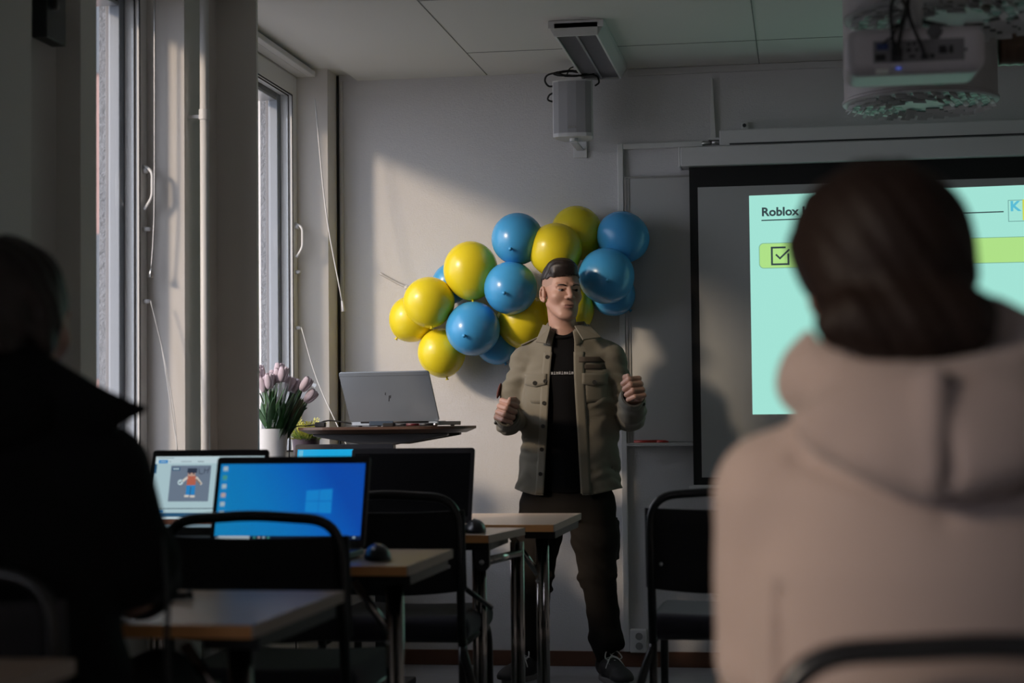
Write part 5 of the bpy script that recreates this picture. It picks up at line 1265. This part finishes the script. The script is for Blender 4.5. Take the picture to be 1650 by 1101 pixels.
# shoes
M_shoe = mat('shoe_black', (0.012, 0.011, 0.012), 0.7); M_sole = mat('shoe_sole', (0.16, 0.15, 0.15), 0.6); M_lace = mat('shoe_lace', (0.52, 0.52, 0.50), 0.8)
for (hx, hy, ang) in ((-0.165, 0.045, -22), (0.152, 0.03, 26)):
    Rz = rotz(R(ang)); P = lambda x, y, z: tuple(V(hx, hy, 0) + Rz @ V(x, y, z))
    f = Field((hx - 0.2, hy - 0.32, -0.01), (hx + 0.2, hy + 0.1, 0.14), 0.004)
    f.cap(P(0, 0.005, 0.055), P(0, -0.06, 0.052), 0.042, 0.045, 0.02); f.cap(P(0, -0.06, 0.050), P(0, -0.17, 0.034), 0.046, 0.040, 0.02); f.ell(P(0, -0.19, 0.030), (0.045, 0.050, 0.030), Rz, 0.02); f.cap(P(0, 0.005, 0.06), P(0, 0.0, 0.105), 0.040, 0.040, 0.02)
    f.clip(lambda x, y, z: 0.020 - z); f.clip(lambda x, y, z: z - 0.112)
    sh = f.build('shoe', M_shoe, man)
    op = []
    for k in range(28):
        a = 2 * PI * k / 28; op.append(P(0.047 * math.sin(a) * (1.0 if math.cos(a) < 0.3 else 0.95), -0.085 - 0.140 * math.cos(a) if math.cos(a) > 0 else -0.085 - 0.135 * math.cos(a), 0)[:2])
    MB().prism(op[::-1], 0.0, 0.022).build('sole', M_sole, sh, bev=0.003)
    la = MB()
    for q in range(4):
        yy = -0.062 - 0.024 * q; zz = 0.099 - 0.012 * q
        la.tube([P(-0.028, yy, zz - 0.006), P(0, yy - 0.012, zz + 0.003), P(0.028, yy - 0.022, zz - 0.012)], 0.0028, 6); la.tube([P(0.028, yy, zz - 0.006), P(0, yy - 0.012, zz + 0.003), P(-0.028, yy - 0.022, zz - 0.012)], 0.0028, 6)
    for s in (-1, 1):
        la.tube(spline([P(0, -0.058, 0.108), P(s * 0.022, -0.062, 0.122), P(s * 0.036, -0.085, 0.100), P(s * 0.02, -0.085, 0.094), P(0, -0.062, 0.104)]), 0.0026, 6)
        la.tube(spline([P(0, -0.06, 0.106), P(s * 0.02, -0.088, 0.095), P(s * 0.042, -0.105, 0.060)]), 0.0026, 6)
    la.build('laces', M_lace, sh, smooth=True)

# ---- person in the pale hoodie ---------------------------------------------
WX, WY = 0.125, 1.955
wom = thing('person', (WX, WY, 0), 'seated person seen from behind in a pale hoodie, dark hair gathered low', 'person')
hc = V(-0.046, 0.015, 1.238); RW = rotz(R(180 + 14)) @ rotx(R(4))
f = Field((-0.30, -0.25, 0), (0.34, 0.62, 1.40), 0.008)
f.loft([(0.44, 0.0, 0.0, 0.165, 0.115), (0.6, 0.0, 0.0, 0.14, 0.10), (0.8, 0.0, 0.0, 0.145, 0.10), (0.95, 0.0, 0.0, 0.155, 0.10), (1.02, 0, 0.005, 0.12, 0.08), (1.07, 0, 0.01, 0.06, 0.06)], 0.02)
f.cap((-0.01, 0.01, 1.03), hc + V(0, 0.0, -0.06), 0.052, 0.05, 0.03)
head_fields(f, hc, RW, 0.95)
for s in (-1, 1):
    f.chain([(s * 0.165, 0.0, 1.0), (s * 0.175, 0.05, 0.80), (s * 0.10, 0.22, 0.792), (s * 0.05, 0.29, 0.79)], [0.045, 0.038, 0.028, 0.026], 0.02)
    f.chain([(s * 0.05, 0.29, 0.79), (s * 0.03, 0.34, 0.785), (s * 0.02, 0.37, 0.775)], [0.026, 0.022, 0.012], 0.01)
    for k in range(4): f.cap((s * (0.055 - 0.018 * k), 0.33, 0.785), (s * (0.045 - 0.020 * k), 0.385 - 0.006 * abs(k - 1), 0.768), 0.009, 0.008, 0.002)
    f.cap((s * 0.03, 0.31, 0.79), (s * -0.005, 0.345, 0.785), 0.010, 0.008, 0.004)
    f.chain([(s * 0.09, 0.0, 0.545), (s * 0.10, 0.42, 0.56), (s * 0.10, 0.44, 0.10), (s * 0.11, 0.55, 0.045)], [0.085, 0.06, 0.042, 0.032], 0.02)
wb = f.build('body', M_skin, wom)
M_brown = mat('hair_brown', (0.016, 0.0085, 0.006), 0.6, spec=0.25, bump=('n', 90, 0.5, 0.004))
f = Field(hc - V(0.16, 0.20, 0.16), hc + V(0.20, 0.16, 0.15), 0.0042)
Q = lambda x, y, z: hc + RW @ V(x, y, z)
f.ell(Q(0, 0.018, 0.022), (0.097, 0.110, 0.092), RW, 0.01)
f.ell(Q(0, 0.055, -0.020), (0.088, 0.068, 0.085), RW, 0.02)
f.ell(Q(0.0, -0.105, -0.035), (0.062, 0.06, 0.085), RW, 0.02, 'sub')
f.ell(Q(-0.010, 0.100, -0.072), (0.080, 0.042, 0.045), RW, 0.02)
f.ell(Q(-0.050, 0.098, -0.066), (0.046, 0.034, 0.036), RW, 0.012); f.ell(Q(0.046, 0.098, -0.070), (0.048, 0.034, 0.034), RW, 0.012)
f.warp(lambda x, y, z: 0.0012 * np.sin(115 * (x - hc[0]) + 45 * (z - hc[2]) + 3 * np.sin(22 * (z - hc[2]))) + 0.0009 * np.sin(260 * (x - hc[0]) + 150 * (z - hc[2])))
f.build('hair', M_brown, wom)
M_hood = mat('hoodie_pale', (0.355, 0.285, 0.27), 0.95, sheen=0.25, bump=('n', 420, 0.25, 0.001))
HD = [(0.50, 0.0, 0.005, 0.185, 0.135), (0.62, 0.0, 0.0, 0.180, 0.140), (0.78, 0.0, 0.0, 0.185, 0.140), (0.92, 0.0, 0.0, 0.190, 0.135), (1.00, 0.0, 0.0, 0.178, 0.118), (1.05, 0.0, 0.0, 0.130, 0.10), (1.09, 0.0, 0.0, 0.09, 0.085)]
f = Field((-0.32, -0.24, 0.48), (0.36, 0.40, 1.26), 0.006)
f.loft(HD, 0.02)
for s in (-1, 1):
    f.cap((s * 0.07, 0.0, 1.045), (s * 0.158, 0.005, 1.000), 0.052, 0.062, 0.04)
    f.chain([(s * 0.156, 0.005, 0.995), (s * 0.170, 0.045, 0.815), (s * 0.10, 0.20, 0.805), (s * 0.065, 0.265, 0.795)], [0.066, 0.058, 0.046, 0.038], 0.012)
    f.cap((s * 0.150, -0.075, 0.90), (s * 0.155, -0.06, 0.76), 0.004, 0.012, 0.02, 'sub')
# the hood lying on the back and round the neck
NR = 22
for q in range(NR):
    a0 = R(360 * q / NR); a1 = R(360 * (q + 1) / NR)
    pt = lambda a: V(0.000 + 0.112 * math.cos(a), 0.004 + 0.092 * math.sin(a), 1.095 + 0.030 * abs(math.cos(a)) - 0.030 * max(0, math.sin(a)) - 0.008 * max(0, -math.sin(a)))
    f.cap(pt(a0), pt(a1), 0.036, 0.036, 0.015)
f.ell((0.0, 0.01, 1.075), (0.115, 0.09, 0.045), None, 0.02)
f.ell((0.005, -0.098, 1.068), (0.140, 0.058, 0.060), None, 0.025)
f.ell((0.010, -0.128, 1.040), (0.105, 0.045, 0.052), None, 0.012)
f.cap((0.000, -0.150, 1.115), (0.006, -0.172, 1.030), 0.014, 0.012, 0.02)
f.cap((-0.10, -0.118, 1.050), (0.004, -0.150, 1.012), 0.016, 0.018, 0.02); f.cap((0.004, -0.150, 1.012), (0.12, -0.110, 1.060), 0.018, 0.016, 0.02)
f.cap((-0.128, 0.0, 1.11), (-0.096, -0.035, 1.200), 0.024, 0.010, 0.02); f.cap((0.062, -0.01, 1.160), (0.135, 0.0, 1.125), 0.046, 0.042, 0.02)
f.ell((-0.04, 0.0, 1.20), (0.082, 0.085, 0.10), None, 0.012, 'sub')
f.ell((-0.03, -0.075, 1.205), (0.090, 0.06, 0.065), None, 0.012, 'sub')
def wfold(x, y, z):
    v = 0.006 * np.sin(20 * z + 16 * x + 2.0 * np.sin(8 * x + 4 * z)) * np.clip((1.0 - z) * 4, 0, 1)
    v = v + 0.012 * np.exp(-((x - 0.012) / 0.012) ** 2 - ((z - 1.035) / 0.05) ** 2) * (y < -0.05)
    v = v + 0.008 * np.exp(-((z - (0.985 + 0.45 * np.abs(x - 0.01) ** 1.1)) / 0.012) ** 2) * (y < -0.05) * (np.abs(x) < 0.14)
    return v
f.warp(wfold)
hd = f.build('hoodie', M_hood, wom)
f = Field((-0.26, -0.22, 0.03), (0.28, 0.62, 0.70), 0.009)
f.loft([(0.50, 0, 0.0, 0.178, 0.125), (0.66, 0, 0, 0.165, 0.12)], 0.02, zlo=0.485, zhi=0.64)
for s in (-1, 1): f.chain([(s * 0.09, 0.0, 0.575), (s * 0.10, 0.43, 0.585), (s * 0.10, 0.45, 0.10)], [0.09, 0.070, 0.05], 0.02)
f.clip(lambda x, y, z: np.where(y < 0.3, 0.485 - z, -1))
f.build('trousers', mat('trousers_black', (0.012, 0.012, 0.014), 0.9), wom)
for s in (-1, 1):
    f = Field((s * 0.11 - 0.08, 0.36, -0.01), (s * 0.11 + 0.08, 0.70, 0.12), 0.005)
    f.cap((s * 0.10, 0.45, 0.05), (s * 0.113, 0.58, 0.035), 0.048, 0.038, 0.02); f.clip(lambda x, y, z: 0.002 - z); f.build('shoe', M_shoe, wom)

# ---- person in black on the left -------------------------------------------
LX, LY = -1.29, 2.70
lm = thing('person', (LX, LY, 0), 'seated person in a bulky black jacket, dark silhouette at the left edge', 'person')
lc = V(0.040, 0.02, 1.250); RLm = rotz(R(180 - 16)) @ rotx(R(8))
f = Field((-0.34, -0.22, 0), (0.42, 0.70, 1.42), 0.009)
f.loft([(0.46, 0.0, 0.0, 0.18, 0.12), (0.7, 0.0, 0.0, 0.165, 0.115), (0.95, 0, 0, 0.18, 0.115), (1.04, 0, 0.005, 0.15, 0.09), (1.10, 0.01, 0.01, 0.065, 0.065)], 0.02)
f.cap((0.0, 0.01, 1.06), lc + V(0, 0.0, -0.06), 0.06, 0.056, 0.03); head_fields(f, lc, RLm, 1.0)
for s in (-1, 1):
    f.chain([(s * 0.20, 0.0, 1.01), (s * 0.206, 0.10, 0.815), (s * 0.06, 0.36, 0.785)], [0.05, 0.042, 0.03], 0.02)
    f.chain([(s * 0.06, 0.36, 0.785), (s * 0.03, 0.40, 0.775)], [0.03, 0.028], 0.01)
    for k in range(4): f.cap((s * (0.055 - 0.018 * k), 0.395, 0.775), (s * (0.040 - 0.020 * k), 0.455 - 0.006 * abs(k - 1), 0.758), 0.010, 0.008, 0.002)
    f.cap((s * 0.05, 0.385, 0.78), (s * 0.005, 0.405, 0.768), 0.011, 0.009, 0.004)
    f.chain([(s * 0.09, 0.0, 0.55), (s * 0.12, 0.45, 0.57), (s * 0.12, 0.47, 0.10), (s * 0.13, 0.58, 0.05)], [0.088, 0.066, 0.045, 0.034], 0.02)
f.build('body', M_skin, lm)
f = Field(lc - V(0.15, 0.17, 0.16), lc + V(0.16, 0.16, 0.16), 0.0045)
G = lambda x, y, z: lc + RLm @ V(x, y, z)
f.ell(G(0, 0.022, 0.034), (0.086, 0.104, 0.094), RLm, 0.01); f.ell(G(0, 0.060, -0.030), (0.070, 0.055, 0.075), RLm, 0.02); f.ell(G(0, -0.115, -0.045), (0.085, 0.085, 0.095), RLm, 0.012, 'sub')
for s in (-1, 1): f.ell(G(s * 0.076, 0.012, -0.015), (0.018, 0.030, 0.052), RLm, 0.02)
f.warp(lambda x, y, z: 0.002 * np.sin(140 * x + 90 * z) + 0.0015 * np.sin(210 * y + 60 * z))
f.build('hair', M_hair, lm)
M_bj = mat('jacket_black', (0.0035, 0.0035, 0.004), 0.9, spec=0.25, bump=('n', 60, 0.2, 0.004))
f = Field((-0.42, -0.26, 0.46), (0.46, 0.46, 1.26), 0.0075)
f.loft([(0.50, 0.0, 0.0, 0.225, 0.165), (0.62, 0.0, 0.0, 0.235, 0.170), (0.80, 0.0, 0.0, 0.225, 0.165), (0.95, 0, 0, 0.225, 0.150), (1.05, 0, 0.0, 0.17, 0.115), (1.12, 0.01, 0.0, 0.10, 0.095), (1.16, 0.012, 0.01, 0.09, 0.09)], 0.02)
for s in (-1, 1):
    f.cap((s * 0.09, 0.0, 1.07), (s * 0.19, 0.0, 1.0), 0.06, 0.075, 0.04)
    f.chain([(s * 0.19, 0.0, 1.0), (s * 0.212, 0.06, 0.862), (s * 0.198, 0.16, 0.812), (s * 0.075, 0.345, 0.792)], [0.080, 0.078, 0.060, 0.046], 0.02)
# stiff hood edge sticking out over the near shoulder
f.cap((0.06, -0.03, 1.16), (0.235, -0.05, 1.10), 0.055, 0.022, 0.03); f.cap((0.12, -0.04, 1.10), (0.275, -0.05, 1.100), 0.050, 0.008, 0.02); f.cap((0.235, -0.05, 1.100), (0.286, -0.05, 1.104), 0.013, 0.006, 0.01)
f.ell((0.0, -0.10, 1.10), (0.15, 0.08, 0.07), None, 0.03)
f.ell((0.02, 0.02, 1.22), (0.075, 0.08, 0.10), None, 0.015, 'sub')
f.warp(lambda x, y, z: 0.006 * np.sin(38 * z + 4 * np.sin(7 * x)) * np.clip((1.0 - z) * 5, 0, 1))
f.build('jacket', M_bj, lm)
f = Field((-0.28, -0.22, 0.03), (0.28, 0.66, 0.70), 0.009)
f.loft([(0.50, 0, 0.0, 0.19, 0.135), (0.66, 0, 0, 0.175, 0.125)], 0.02, zlo=0.485, zhi=0.64)
for s in (-1, 1): f.chain([(s * 0.09, 0.0, 0.58), (s * 0.12, 0.46, 0.59), (s * 0.12, 0.48, 0.10)], [0.092, 0.074, 0.055], 0.02)
f.clip(lambda x, y, z: np.where(y < 0.3, 0.485 - z, -1))
f.build('trousers', mat('trousers_black', (0.012, 0.012, 0.014), 0.9), lm)
for s in (-1, 1):
    f = Field((s * 0.13 - 0.08, 0.38, -0.01), (s * 0.13 + 0.08, 0.74, 0.12), 0.005)
    f.cap((s * 0.12, 0.48, 0.05), (s * 0.133, 0.61, 0.036), 0.050, 0.040, 0.02); f.clip(lambda x, y, z: 0.002 - z); f.build('shoe', M_shoe, lm)
MB().tube(spline([(0.282, 0.03, 0.90), (0.292, 0.02, 0.86), (0.300, 0.01, 0.80), (0.300, 0.005, 0.74), (0.306, 0.0, 0.66)]), 0.0045, 8).build('draw_cord', M_cable, lm, smooth=True)
